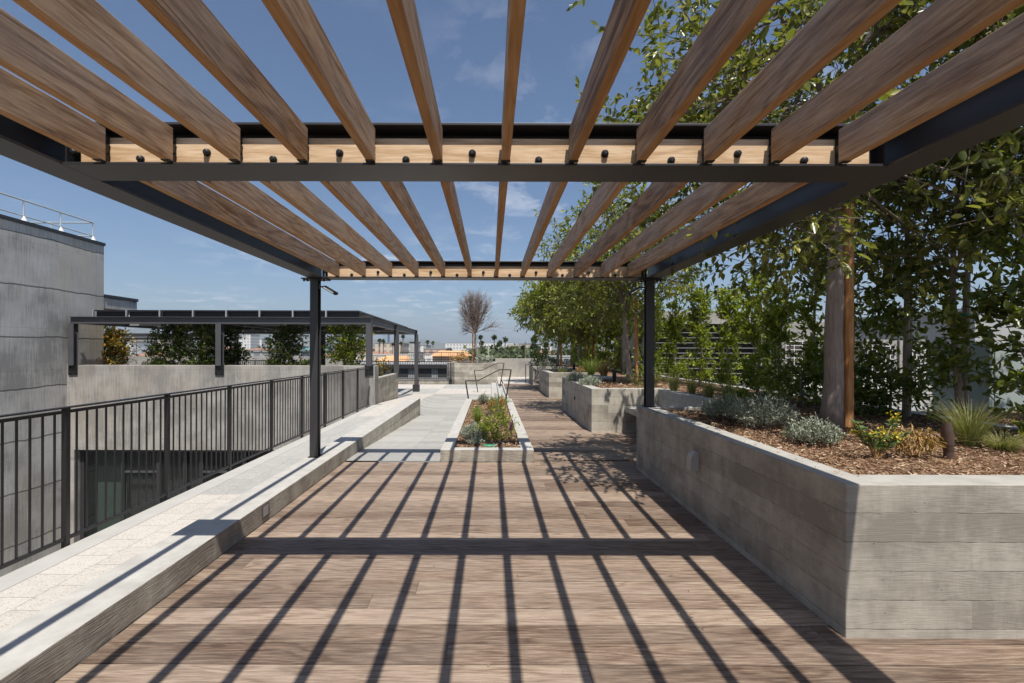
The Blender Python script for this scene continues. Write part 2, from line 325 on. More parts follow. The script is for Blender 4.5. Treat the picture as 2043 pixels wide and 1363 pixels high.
# ------------------------------------------------------------------ mesh building
class MB:
    def __init__(s): s.v = []; s.f = []; s.mi = []; s.k = 0
    def mat(s, i): s.k = i; return s
    def add(s, vs, fs):
        o = len(s.v); s.v += [tuple(p) for p in vs]; s.f += [tuple(i + o for i in f) for f in fs]; s.mi += [s.k] * len(fs); return s
    def box(s, x0, x1, y0, y1, z0, z1):
        return s.add([(x0, y0, z0), (x1, y0, z0), (x1, y1, z0), (x0, y1, z0), (x0, y0, z1), (x1, y0, z1), (x1, y1, z1), (x0, y1, z1)],
                     [(0, 3, 2, 1), (4, 5, 6, 7), (0, 1, 5, 4), (1, 2, 6, 5), (2, 3, 7, 6), (3, 0, 4, 7)])
    def obox(s, c, d, w, h, up=(0, 0, 1)):
        """box centred c, long vector d (full), width w, height h"""
        d = Vector(d); L = d.length; a = d.normalized(); upv = Vector(up)
        b = a.cross(upv)
        if b.length < 1e-4: b = a.cross(Vector((1, 0, 0)))
        b.normalize(); e = b.cross(a)
        c = Vector(c); vs = []
        for i in (-.5, .5):
            for j, k in ((-.5, -.5), (.5, -.5), (.5, .5), (-.5, .5)):
                vs.append(c + a * L * i + b * w * j + e * h * k)
        return s.add(vs, [(0, 1, 2, 3), (4, 7, 6, 5), (0, 4, 5, 1), (1, 5, 6, 2), (2, 6, 7, 3), (3, 7, 4, 0)])
    def bar(s, p0, p1, w, h, up=(0, 0, 1)):
        p0 = Vector(p0); p1 = Vector(p1); return s.obox((p0 + p1) / 2, p1 - p0, w, h, up)
    def tube(s, pts, rs, n=8, cap=True):
        pts = [Vector(p) for p in pts]
        if not isinstance(rs, (list, tuple)): rs = [rs] * len(pts)
        vs = []; fs = []
        ref = None
        for i, p in enumerate(pts):
            d = (pts[min(i + 1, len(pts) - 1)] - pts[max(i - 1, 0)]).normalized()
            if ref is None:
                ref = d.cross(Vector((0, 0, 1)))
                if ref.length < .05: ref = d.cross(Vector((1, 0, 0)))
            a = (ref - d * ref.dot(d)).normalized(); ref = a; b = d.cross(a)
            for k in range(n):
                t = 2 * math.pi * k / n
                vs.append(p + (a * math.cos(t) + b * math.sin(t)) * rs[i])
        for i in range(len(pts) - 1):
            for k in range(n):
                k2 = (k + 1) % n
                fs.append((i * n + k, i * n + k2, (i + 1) * n + k2, (i + 1) * n + k))
        if cap:
            fs.append(tuple(reversed(range(n)))); fs.append(tuple((len(pts) - 1) * n + k for k in range(n)))
        return s.add(vs, fs)
    def build(s, name, mat, parent=None, bevel=0, smooth=False, kind=None, origin=None):
        v = np.array(s.v, dtype=np.float64)
        if parent is not None:
            o = np.array(tot(parent))
        elif origin is not None: o = np.array(origin, dtype=float)
        else:
            mn, mx = v.min(0), v.max(0); o = np.array([(mn[0] + mx[0]) / 2, (mn[1] + mx[1]) / 2, mn[2]])
        me = bpy.data.meshes.new(name); me.from_pydata([tuple(p) for p in (v - o)], [], s.f)
        ms = mat if isinstance(mat, (list, tuple)) else [mat]
        for m in ms: me.materials.append(m)
        if len(ms) > 1: me.polygons.foreach_set('material_index', s.mi)
        if smooth: me.polygons.foreach_set('use_smooth', [True] * len(me.polygons))
        ob = bpy.data.objects.new(name, me); COL.objects.link(ob)
        if parent is not None: ob.parent = parent
        else: ob.location = o
        if bevel:
            b = ob.modifiers.new('bevel', 'BEVEL'); b.width = bevel; b.segments = 2; b.limit_method = 'ANGLE'
        if kind: ob['kind'] = kind
        return ob
def tot(o):
    v = Vector(o.location)
    while o.parent is not None:
        o = o.parent; v = v + Vector(o.location)
    return v
def tag(o, label, cat, group=None):
    o['label'] = label; o['category'] = cat
    if group: o['group'] = group
    return o
def thing(name, loc, label, cat, group=None):
    o = bpy.data.objects.new(name, None); COL.objects.link(o); o.location = loc; o.empty_display_size = .1
    return tag(o, label, cat, group)
def copy_thing(o, loc, label=None, scale=None, rz=None):
    def cp(q, parent):
        c = q.copy(); COL.objects.link(c)
        if parent is not None: c.parent = parent
        for ch in list(q.children): cp(ch, c)
        return c
    r = cp(o, None); r.location = loc
    if scale: r.scale = scale
    if rz is not None: r.rotation_euler = (0, 0, rz)
    if label: r['label'] = label
    return r
ORD = ['nearest', 'second', 'third', 'fourth', 'fifth', 'sixth', 'seventh', 'eighth', 'ninth', 'tenth', 'eleventh', 'twelfth', 'thirteenth', 'fourteenth', 'fifteenth', 'sixteenth',
       'seventeenth', 'eighteenth', 'nineteenth', 'twentieth', 'twenty-first', 'twenty-second', 'twenty-third', 'twenty-fourth', 'twenty-fifth', 'twenty-sixth', 'twenty-seventh', 'twenty-eighth', 'twenty-ninth', 'thirtieth', 'thirty-first', 'thirty-second']

# ------------------------------------------------------------------ foliage (numpy)
def norm(a): return a / np.maximum(np.linalg.norm(a, axis=1, keepdims=True), 1e-9)
def leaf_arrays(pos, d, size, wr=.42, fold=.18, upb=.9, rng=None, curl=.12):
    """pointed leaves: 6 verts, 2 quads each"""
    N = len(pos); d = norm(d)
    nrm = rng.normal(size=(N, 3)) * .6 + np.array([0, 0, upb])
    nrm = norm(nrm - d * (nrm * d).sum(1, keepdims=True))
    s = np.cross(d, nrm)
    L = size[:, None]; W = L * wr * .5
    v = np.empty((N, 6, 3))
    v[:, 0] = pos
    v[:, 1] = pos + d * L * .32 - s * W + nrm * W * fold
    v[:, 2] = pos + d * L * .72 - s * W * .78 + nrm * (W * fold - L * curl * .3)
    v[:, 3] = pos + d * L - nrm * L * curl
    v[:, 4] = pos + d * L * .72 + s * W * .78 + nrm * (W * fold - L * curl * .3)
    v[:, 5] = pos + d * L * .32 + s * W + nrm * W * fold
    return v.reshape(-1, 3)
def quad_mesh(name, verts, nleaf, mat, parent=None, origin=(0, 0, 0), per=6, faces=((0, 1, 2, 3), (0, 3, 4, 5)), matidx=None):
    verts = verts - np.array(origin)
    me = bpy.data.meshes.new(name)
    fl = np.array(faces); nf = len(fl)
    idx = (np.arange(nleaf)[:, None, None] * per + fl[None]).reshape(-1)
    me.vertices.add(len(verts)); me.vertices.foreach_set('co', verts.astype(np.float32).reshape(-1))
    me.loops.add(len(idx)); me.loops.foreach_set('vertex_index', idx.astype(np.int32))
    me.polygons.add(nleaf * nf); me.polygons.foreach_set('loop_start', np.arange(nleaf * nf, dtype=np.int32) * 4)
    for m in (mat if isinstance(mat, (list, tuple)) else [mat]): me.materials.append(m)
    if matidx is not None: me.polygons.foreach_set('material_index', np.repeat(matidx, nf).astype(np.int32))
    me.update(calc_edges=True)
    ob = bpy.data.objects.new(name, me); COL.objects.link(ob)
    if parent is not None: ob.parent = parent
    else: ob.location = origin
    return ob
def crown_points(rng, center, rad, nclump, ntwig, nleaf, lsize, twig=.32, spread=.42, droop=.25, shell=.55, squash=1.0, keep=None):
    c = np.array(center); rad = np.array(rad)
    dirs = norm(rng.normal(size=(nclump, 3)))
    rr = (shell + (1 - shell) * rng.random(nclump) ** .6)[:, None]
    rr[rng.random(nclump) < .2] *= .55
    cl = c + dirs * rr * rad
    if keep is not None: cl = cl[keep(cl)]
    nclump = len(cl)
    out_dir = norm((cl - c) / rad)
    tb = np.repeat(cl, ntwig, 0); od = np.repeat(out_dir, ntwig, 0)
    td = norm(od * .7 + rng.normal(size=tb.shape) * .75 + np.array([0, 0, .15]))
    tb = tb + rng.normal(size=tb.shape) * spread * np.array([1, 1, .75]) * .55
    tl = twig * (.6 + .8 * rng.random(len(tb)))
    # leaves along twigs
    k = nleaf
    t = (np.arange(k)[None] + rng.random((len(tb), k))) / k
    P = tb[:, None] + td[:, None] * (t * tl[:, None])[..., None]
    P[..., 2] -= droop * (t * tl[:, None]) ** 2 * 2
    D = td[:, None] * .6 + rng.normal(size=P.shape) * .62
    D[..., 2] -= droop
    P = P.reshape(-1, 3); D = D.reshape(-1, 3)
    S = lsize * (.6 + .7 * rng.random(len(P)))
    return cl, tb, td, tl, P, D, S
def curve_pts(a, b, n, rng, bend=.12, sag=0):
    a = Vector(a); b = Vector(b); L = (b - a).length
    off = Vector(rng.normal(size=3)) * L * bend
    return [a.lerp(b, i / n) + off * math.sin(math.pi * i / n) + Vector((0, 0, -sag * math.sin(math.pi * i / n))) for i in range(n + 1)]
def make_tree(seed, base, top, r0, r1, center, rad, nclump, ntwig, nleaf, lsize, label, cat='tree', leafmat='leaf', group=None, lean=(0, 0), stake=True, nlimb=6, name='tree', twig=.32, spread=.42, keep=None, droop=.25, shell=.55, stakes=((.17, -.02, 0, 0),), taper=True, wr=.42):
    rng = np.random.default_rng(seed)
    root = thing(name, base, label, cat, group)
    tr = MB(); bx, by, bz = base; tx, ty, tz = top
    m = 9
    pts = [Vector((bx + (tx - bx) * (i / m) + .007 * math.sin(i * 1.3 + seed), by + (ty - by) * (i / m) + .007 * math.cos(i * 1.7), bz + (tz - bz) * (i / m))) for i in range(m + 1)]
    rs = [r0 * (1.25 if i == 0 else 1.06 if i == 1 else 1) + (r1 - r0) * i / m for i in range(m + 1)]
    tr.tube(pts, rs, 14)
    tr.build('trunk', M['bark'], root, smooth=True)
    cl, tb, td, tl, P, D, S = crown_points(rng, center, rad, nclump, ntwig, nleaf, lsize, twig, spread, droop, shell, keep=keep)
    br = MB()
    limbs = []
    for i in range(nlimb):
        ang = 2 * math.pi * i / nlimb + rng.random()
        e = Vector(center) + Vector((math.cos(ang) * rad[0] * .45, math.sin(ang) * rad[1] * .45, rad[2] * (rng.random() * .7 - .2)))
        p = curve_pts(top, e, 5, rng, .06); limbs.append(p)
        br.tube(p, [r1 * (.62 - .07 * k) for k in range(6)], 7)
    allp = [q for L in limbs for q in L[1:]]
    for q in cl:
        qv = Vector(q); s = min(allp, key=lambda a: (a - qv).length)
        br.tube(curve_pts(s, qv, 4, rng, .08), [r1 * k for k in (.26, .2, .15, .1, .06)], 5, False)
    ti = rng.choice(len(tb), min(len(tb), 1500), replace=False)
    for i in ti:
        a = Vector(tb[i]); b = a + Vector(td[i]) * tl[i]; b.z -= droop * tl[i] ** 2 * 2
        br.tube([Vector(cl[i // ntwig]), a, (a + b) / 2, b], [.005, .005, .0035, .002], 3, False)
    br.build('branches', M['twig'], root)
    v = leaf_arrays(P, D, S, wr=wr, rng=rng)
    quad_mesh('crown', v, len(P), M[leafmat], root, base)
    for (dx, dy, tx2, ty2) in (stakes if stake else ()):
        st = MB(); st.tube([(bx + dx, by + dy, bz), (bx + dx + tx2, by + dy + ty2, tz + .1)], [.052, .05], 12)
        st.build('stake', M['stake'], root, smooth=False)
    return root
def blades(rng, base, n, height, spread, width, arch=.5, lean=None, h_jit=.4):
    """arching grass blades: 4 segments each as flat strips; returns verts (n*10,3)"""
    b = np.array(base)
    ang = rng.random(n) * 2 * math.pi; rad0 = rng.random(n) ** .5 * spread * .18
    outv = np.stack([np.cos(ang), np.sin(ang), np.zeros(n)], 1)
    h = height * (1 - h_jit * rng.random(n)); reach = spread * (.15 + .85 * rng.random(n))
    side = np.stack([-np.sin(ang), np.cos(ang), np.zeros(n)], 1)
    jit = rng.normal(size=(n, 3)) * .1
    V = np.empty((n, 10, 3))
    for i in range(5):
        t = i / 4
        p = b + outv * (rad0 + reach * t ** 1.7)[:, None] + np.array([0, 0, 1]) * (h * (t - arch * t ** 2.4 * .55))[:, None] + jit * (h * t)[:, None]
        w = (width * (1 - .85 * t))
        V[:, 2 * i] = p - side * w / 2; V[:, 2 * i + 1] = p + side * w / 2
    return V.reshape(-1, 3)
BF = tuple((2 * i, 2 * i + 1, 2 * i + 3, 2 * i + 2) for i in range(4))
def grass_clump(seed, base, n, h, spread, width, label, mat='grassblade', group=None, arch=.5, cat='grass'):
    rng = np.random.default_rng(seed)
    o = quad_mesh('grass_clump', blades(rng, base, n, h, spread, width, arch), n, M[mat], None, base, 10, BF)
    return tag(o, label, cat, group)
def mound(seed, base, rad, h, n, lsize, label, mat='silver', name='silver_shrub', cat='shrub', wr=.2, group=None, up=.6, stems=40, flower=None):
    """low mound of upright narrow leaf stems"""
    rng = np.random.default_rng(seed); b = np.array(base)
    root = thing(name, base, label, cat, group)
    ns = n // 12
    ang = rng.random(ns) * 2 * math.pi; r = rng.random(ns) ** .5
    foot = np.stack([np.cos(ang) * r * rad * .45, np.sin(ang) * r * rad * .45, np.zeros(ns)], 1) + b
    tip = np.stack([np.cos(ang) * r * rad, np.sin(ang) * r * rad, h * (1 - .55 * r ** 2) * (.7 + .45 * rng.random(ns))], 1) + b
    t = .35 + .65 * rng.random((ns, 12)) ** .8
    P = foot[:, None] * (1 - t[..., None]) + tip[:, None] * t[..., None]
    sd = norm(tip - foot)
    D = sd[:, None] * up + rng.normal(size=P.shape) * .45
    P = P.reshape(-1, 3); D = D.reshape(-1, 3)
    S = lsize * (.6 + .7 * rng.random(len(P)))
    quad_mesh('foliage', leaf_arrays(P, D, S, wr=wr, rng=rng), len(P), M[mat], root, base)
    sb = MB()
    for i in rng.choice(ns, min(stems, ns), replace=False):
        sb.tube([foot[i], tip[i]], [.004, .002], 3, False)
    sb.build('stems', M['twig'], root)
    if flower:
        fm, fn, fs = flower
        k = rng.choice(ns, fn)
        P = np.repeat(tip[k], 14, 0) + rng.normal(size=(fn * 14, 3)) * np.array([.3, .3, 1.0]) * fs + np.array([0, 0, fs])
        D = rng.normal(size=P.shape); S = np.full(len(P), fs * .9)
        quad_mesh('blossom', leaf_arrays(P, D, S, wr=.6, rng=rng), len(P), M[fm], root, base)
    return root
def leafy(seed, base, rad, h, nclump, ntwig, nleaf, lsize, label, mat='shrub', name='leafy_shrub', cat='shrub', group=None, twig=.2, spread=.25, trunk=.02, col=False, wr=.42, upb=0):
    """upright shrub / hedge column: foliage around a stem, cylinder-like volume"""
    rng = np.random.default_rng(seed); b = np.array(base)
    root = thing(name, base, label, cat, group)
    zz = rng.random(nclump); ang = rng.random(nclump) * 2 * math.pi; rr = .25 + .75 * rng.random(nclump) ** .7
    prof = (np.clip(1.15 - zz * .55, .4, 1) if col else np.sin(np.clip(zz * .85 + .12, 0, 1) * math.pi) ** .6)
    prof = prof * (1 + .25 * np.sin(zz * 17 + seed))
    low = .03 if col else .05
    cl = b + np.stack([np.cos(ang) * rr * rad * prof, np.sin(ang) * rr * rad * prof, h * (low + (1 - low) * zz)], 1)
    tb = np.repeat(cl, ntwig, 0) + rng.normal(size=(nclump * ntwig, 3)) * spread * .5
    od = norm(np.repeat(np.stack([np.cos(ang), np.sin(ang), np.full(nclump, .7)], 1), ntwig, 0))
    td = norm(od + rng.normal(size=tb.shape) * .6)
    tl = twig * (.6 + .8 * rng.random(len(tb)))
    t = (np.arange(nleaf)[None] + rng.random((len(tb), nleaf))) / nleaf
    P = (tb[:, None] + td[:, None] * (t * tl[:, None])[..., None])
    D = td[:, None] * .7 + rng.normal(size=P.shape) * .55 + np.array([0, 0, upb])
    P = P.reshape(-1, 3); D = D.reshape(-1, 3); S = lsize * (.6 + .7 * rng.random(len(P)))
    quad_mesh('foliage', leaf_arrays(P, D, S, wr=wr, rng=rng), len(P), M[mat], root, base)
    sb = MB()
    top = b + np.array([.03, .02, h * .9])
    pts = curve_pts(b, top, 6, rng, .015)
    sb.tube(pts, [trunk * (1 - .1 * k) for k in range(7)], 8)
    for q in cl[::2]:
        s = pts[max(1, min(6, int((q[2] - b[2]) / h * 6)))]
        sb.tube([s, q], [trunk * .3, .003], 4, False)
    sb.build('stem', M['bark'], root, smooth=True)
    return root

# ------------------------------------------------------------------ world, sun, camera
w = bpy.data.worlds.new('World'); scene.world = w; w.use_nodes = True
nt = w.node_tree; nt.nodes.clear()
SUN = Vector((.111, -.50, 1.0)).normalized()
sky = nt.nodes.new('ShaderNodeTexSky'); sky.sky_type = 'NISHITA'; sky.sun_disc = False
sky.sun_elevation = math.asin(SUN.z); sky.sun_rotation = math.atan2(SUN.x, SUN.y)
sky.altitude = 0; sky.air_density = 1.0; sky.dust_density = 1.0; sky.ozone_density = 4.5
bg = nt.nodes.new('ShaderNodeBackground'); bg.inputs[1].default_value = .087
wo = nt.nodes.new('ShaderNodeOutputWorld')
tc = nt.nodes.new('ShaderNodeTexCoord'); sp = nt.nodes.new('ShaderNodeSeparateXYZ'); nt.links.new(tc.outputs['Generated'], sp.inputs[0])
def wm(op, a, b=None, clamp=False):
    q = nt.nodes.new('ShaderNodeMath'); q.operation = op; q.use_clamp = clamp
    for i, vv in enumerate((a, b)):
        if vv is None: continue
        if isinstance(vv, (int, float)): q.inputs[i].default_value = vv
        else: nt.links.new(vv, q.inputs[i])
    return q.outputs[0]
zc = wm('MAXIMUM', wm('ADD', sp.outputs[2], .08), .02)
cb = nt.nodes.new('ShaderNodeCombineXYZ'); nt.links.new(wm('DIVIDE', sp.outputs[0], zc), cb.inputs[0]); nt.links.new(wm('DIVIDE', sp.outputs[1], zc), cb.inputs[1])
def wn_(scale, detail, rough, dist=0, loc=(0, 0, 0)):
    mp = nt.nodes.new('ShaderNodeMapping'); nt.links.new(cb.outputs[0], mp.inputs[0]); mp.inputs['Location'].default_value = loc
    q = nt.nodes.new('ShaderNodeTexNoise'); nt.links.new(mp.outputs[0], q.inputs['Vector']); q.inputs['Scale'].default_value = scale
    q.inputs['Detail'].default_value = detail; q.inputs['Roughness'].default_value = rough; q.inputs['Distortion'].default_value = dist
    return q.outputs[0]
big = wn_(.45, 3, .5, 0, (3.7, 1.2, 0)); sm = wn_(3.1, 8, .62, .4)
d1 = wm('MULTIPLY', wm('SUBTRACT', sm, .50), 4.5, True)
d2 = wm('MULTIPLY', wm('SUBTRACT', big, .44), 5.0, True)
cloud = wm('MULTIPLY', wm('MULTIPLY', d1, d2), .85, True)
mixc = nt.nodes.new('ShaderNodeMix'); mixc.data_type = 'RGBA'
nt.links.new(cloud, mixc.inputs[0]); nt.links.new(sky.outputs[0], mixc.inputs[6]); mixc.inputs[7].default_value = (8.5, 8.6, 9.2, 1)
nt.links.new(mixc.outputs[2], bg.inputs[0]); nt.links.new(bg.outputs[0], wo.inputs[0])

ld = bpy.data.lights.new('sun', 'SUN'); ld.energy = 4.6; ld.angle = R(.5); ld.color = (1, .95, .87)
lo = bpy.data.objects.new('sun', ld); COL.objects.link(lo); lo.rotation_euler = (-SUN).to_track_quat('-Z', 'Y').to_euler(); lo.location = (0, 0, 20)
cd = bpy.data.cameras.new('camera'); cam = bpy.data.objects.new('camera', cd); COL.objects.link(cam); scene.camera = cam
cd.sensor_width = 36; cd.lens = F / 2043 * 36; cd.shift_x = 42.5 / 2043; cd.shift_y = 18.5 / 2043; cd.clip_start = .05; cd.clip_end = 30000
cam.matrix_world = Matrix.Translation((0, 0, 1.7)) @ Matrix.Rotation(R(90), 4, 'X') @ Matrix.Rotation(.0025, 4, 'Z')
scene.view_settings.view_transform = 'Standard'; scene.view_settings.look = 'None'; scene.view_settings.gamma = 1
scene.view_settings.exposure = 0.35
scene.cycles.max_bounces = 7; scene.cycles.transparent_max_bounces = 6; scene.cycles.use_denoising = True
scene.cycles.diffuse_bounces = 4; scene.cycles.volume_bounces = 0; scene.cycles.caustics_reflective = False; scene.cycles.caustics_refractive = False
rnd = random.Random(5)

# ------------------------------------------------------------------ ground structures
g = MB(); g.add([(-13000, -300, -10), (13000, -300, -10), (13000, 14000, -10), (-13000, 14000, -10)], [(0, 1, 2, 3)])
g.build('city_ground', M['asphaltmix'], kind='structure')
# timber deck: real boards
dk = MB()
PITCH = .19; Y0 = 2.622
k = int((-2.0 - Y0) / PITCH)
rows = []
while Y0 + PITCH * k < 25.0:
    ya = Y0 + PITCH * k + .004; yb = ya + PITCH - .008
    xa = -2.222 if yb < 7.46 else .672
    if ya < 7.46 < yb: yb = 7.455
    x = xa - rnd.random() * 4.5
    while x < 3.49:
        L = rnd.choice((4.2, 4.8, 5.4)); x1 = x + L
        a, b = max(x, xa), min(x1, 3.49)
        if b - a > .05:
            dz = rnd.uniform(-.0012, .0012)
            dk.box(a + .0008, b - .0008, ya, yb, -.03 + dz, dz)
        x = x1
    k += 1
deck = dk.build('timber_deck', M['deck'], kind='structure', bevel=.0014, origin=(0, 0, 0))
s = MB(); s.box(-3.64, 5.4, -3, 7.46, -.5, -.035); s.box(.69, 5.4, 7.461, 31.7, -.5, -.035); s.build('deck_substrate', M['dark'], kind='structure')
# left walkway strip of pavers and its edge kerb
c = MB(); c.box(-3.656, -3.432, -3, 15.2, -.5, .004); c.build('walkway_edge', M['coping'], kind='structure', bevel=.006)
p = MB(); p.box(-3.428, -2.6, -3, 5.7, -.04, 0); p.build('walkway_white_pavers', M['paver_white'], kind='structure', origin=(-3.127, 5.7, 0))
p = MB(); p.box(-3.428, -2.6, 5.701, 12.5, -.04, 0); p.build('walkway_grey_pavers', M['paver_grey'], kind='structure', origin=(-3.127, 5.7, 0))
p = MB(); p.box(-3.428, -2.6, 12.501, 15.35, -.04, 0); p.build('walkway_end_pavers', M['paver_white'], kind='structure', origin=(-3.127, 5.7, 0))
# ramp
r_ = MB(); r_.add([(-2.3, 7.46, -.001), (-.7, 7.46, -.001), (-.7, 7.8, -.001), (-2.3, 7.8, -.001), (-.7, 15.35, -.35), (-2.3, 15.35, -.35)], [(0, 1, 2, 3), (3, 2, 4, 5)])
r_.build('paved_ramp', M['paver_ramp'], kind='structure', origin=(-1.37, 7.46, 0))
def zplaza(x, y):
    tx = min(1, max(0, (x + 3.2) / .97)); ty = min(1, max(0, (y - 15.35) / 7.0))
    return -.35 * max(tx, ty)
def paving(name, x0, x1, y0, y1, mat, dz=0):
    m = MB(); nx = max(1, int((x1 - x0) / .3)); ny = max(1, int((y1 - y0) / .4)); vs = []; fs = []
    for j in range(ny + 1):
        for i in range(nx + 1):
            x = x0 + (x1 - x0) * i / nx; y = y0 + (y1 - y0) * j / ny; vs.append((x, y, zplaza(x, y) + dz))
    for j in range(ny):
        for i in range(nx):
            a = j * (nx + 1) + i; fs.append((a, a + 1, a + nx + 2, a + nx + 1))
    m.add(vs, fs); m.build(name, mat, kind='structure', origin=(x0, y0, -.35))
paving('lower_plaza_paving', -2.66, .1, 15.35, 22.9, M['paver_ramp'])
paving('lower_plaza_white_band', -2.66, .1, 22.9, 26.1, M['paver_white'])
paving('lower_plaza_grey_band', -2.66, .1, 26.1, 29.4, M['paver_grey'])
paving('lower_plaza_pale_paving', -3.66, -2.66, 15.35, 22.9, M['paver_white'])
paving('lower_plaza_grey_patch', -8, -2.66, 22.9, 26.1, M['paver_grey'])
paving('lower_plaza_far_paving', -8, -2.66, 26.1, 29.4, M['paver_white'])
paving('canopy_paving', -13, -3.95, 17.9, 22.9, M['paver_grey'])
s = MB()
s.box(.04, .34, 15.36, 29.4, -.42, -.235); s.box(.341, .67, 15.36, 29.4, -.42, -.118); s.box(.60, .669, 15.36, 29.4, -.117, .0)
s.build('side_steps', M['coping'], kind='structure', bevel=.006)
p = MB(); p.box(.40, 3.49, 25.06, 31.7, -.04, .0); p.build('upper_landing_paving', M['paver_white'], kind='structure')
# lower courtyard and terrace slab
c = MB(); c.box(-13.1, -3.9, -4, 14.99, -5.3, -5.0); c.build('courtyard_floor', M['membrane'], kind='structure')
c = MB(); c.box(-3.70, -3.62, -3, 15.0, -5, -.02); c.build('courtyard_side_wall', M['cast_wall'])
tag(bpy.data.objects['courtyard_side_wall'], 'concrete side of the terrace slab below the picket guard rail', 'wall')
c = MB(); c.box(5.9, 30, -3, 31.6, -.2, .55); c.build('equipment_roof', M['membrane'], kind='structure')

# ------------------------------------------------------------------ kerb seat
c = MB(); c.box(-2.6, -2.23, -3, 15.35, -.5, .195)
tag(c.build('concrete_kerb', M['board_curb'], bevel=.006, origin=(0, 0, 0)), 'long low board marked concrete kerb seat along the left edge of deck', 'kerb')
c = MB(); Ys = 4.79; c.box(-2.23, -2.224, Ys - .075, Ys + .075, .055, .165)
sl = thing('step_light', (-2.227, Ys, .055), 'small square recessed light set in the side of the low kerb', 'light')
f = MB(); f.box(-2.231, -2.222, Ys - .07, Ys + .07, .05, .175); f.build('frame', M['steel_grey'], sl, bevel=.002)
f = MB(); f.box(-2.2215, -2.219, Ys - .05, Ys + .05, .065, .16); f.build('lens', M['taupe'], sl)

# ------------------------------------------------------------------ pergola
pg = thing('pergola', (-.1, 2.8, 0), 'large dark steel pergola with timber rafters over the deck', 'pergola')
ZB, ZT = 2.72, 2.955; FT = .014
YC = [(-1.44, -1.18), (2.66, 2.92), (6.76, 7.02)]
XL, XR = -2.465, 2.285
def ibeam_x(x0, x1, ya, yb):
    m = MB(); ym = (ya + yb) / 2
    m.box(x0, x1, ya, yb, ZB, ZB + FT); m.box(x0, x1, ya, yb, ZT - FT, ZT); m.box(x0, x1, ym - .005, ym + .005, ZB + FT, ZT - FT); return m
def ibeam_y(xc, hw, y0, y1, z0, z1, t=FT):
    m = MB(); m.box(xc - hw, xc + hw, y0, y1, z0, z0 + t); m.box(xc - hw, xc + hw, y0, y1, z1 - t, z1); m.box(xc - .005, xc + .005, y0, y1, z0 + t, z1 - t); return m
for xc in (XL, XR):
    b = ibeam_y(xc, .105, -1.46, 7.04, ZB - .001, ZT + .001)
    b.build('side_beam', M['steel'], pg, bevel=.002)
for ya, yb in YC:
    ibeam_x(XL + .106, XR - .106, ya, yb).build('cross_beam', M['steel'], pg, bevel=.002)
    for sx in (XL + .1, XR - .1): st = MB(); st.box(sx - .003, sx + .003, ya + .03, ya + .12, ZB + FT, ZT - FT); st.build('stiffener', M['steel'], pg)
RW, RH = .046, .182; RZ = ZB + FT + .003
RX = [.08 + .3705 * k for k in range(-6, 6)]
for ci, (a, b) in enumerate(((YC[0][1], YC[1][0]), (YC[1][1], YC[2][0]))):
    ya, yb = a, b
    for y in (a - .096, b + .046):
        m = MB(); m.box(XL + .17, XR - .17, y, y + .05, RZ + .001, RZ + .15); m.build('ledger', M['ledger'], pg, bevel=.002)
    for kx, x in enumerate(RX):
        m = MB(); m.box(x - RW / 2, x + RW / 2, ya, yb, RZ, RZ + RH)
        o = m.build('rafter', M['rafter'], pg, bevel=.0025)
        for yy, sg in ((ya, 1), (yb, -1)):
            h = MB(); h.box(x - .010, x + .010, *sorted((yy - sg * .001, yy - sg * .0455)), RZ + .004, RZ + .165)
            for zb in (.05, .11): h.box(x - .016, x + .016, *sorted((yy - sg * .03, yy - sg * .038)), RZ + zb, RZ + zb + .01)
            h.box(x - RW / 2 - .002, x + RW / 2 + .002, *sorted((yy - sg * .0005, yy + sg * .035)), RZ - .0025, RZ - .0005)
            h.build('joist_hanger', M['black'], pg)
    for yy, sg in ((b + .046, -1),):
        for kx in range(-7, 6):
            x = .08 + .3705 * kx + .185
            if x < RX[0] - .25 : continue
            if x > RX[-1] + .08: continue
            zz = 2.803 if kx % 2 else 2.765
            m = MB(); m.tube([(x, yy, zz), (x, yy + sg * .006, zz)], .021, 12); m.tube([(x, yy + sg * .006, zz), (x, yy + sg * .02, zz), (x, yy + sg * .026, zz)], [.0165, .0165, .009], 10)
            m.build('bolt', M['black'], pg)
for (px_, py_, zbase) in ((-2.485, 6.855, .195), (2.245, 6.855, .914), (-2.485, -1.3, .195), (2.245, -1.3, 0)):
    m = MB(); hw = .055
    m.box(px_ - hw, px_ + hw, py_ - .066, py_ - .055, zbase, ZB - .02); m.box(px_ - hw, px_ + hw, py_ + .055, py_ + .066, zbase, ZB - .02); m.box(px_ - .004, px_ + .004, py_ - .055, py_ + .055, zbase, ZB - .02)
    m.build('post', M['steel'], pg, bevel=.0015)
    m = MB(); m.box(px_ - .17, px_ + .17, py_ - .1, py_ + .14, ZB - .019, ZB - .003)
    for dx in (-.14, -.09, .09, .14):
        m.tube([(px_ + dx, py_ - .06, ZB - .05), (px_ + dx, py_ - .06, ZB - .018)], .014, 6)
    m.build('cap_plate', M['black'], pg)
    m = MB(); m.box(px_ - .075, px_ + .075, py_ - .085, py_ + .085, zbase, zbase + .01); m.build('base_plate', M['black'], pg)
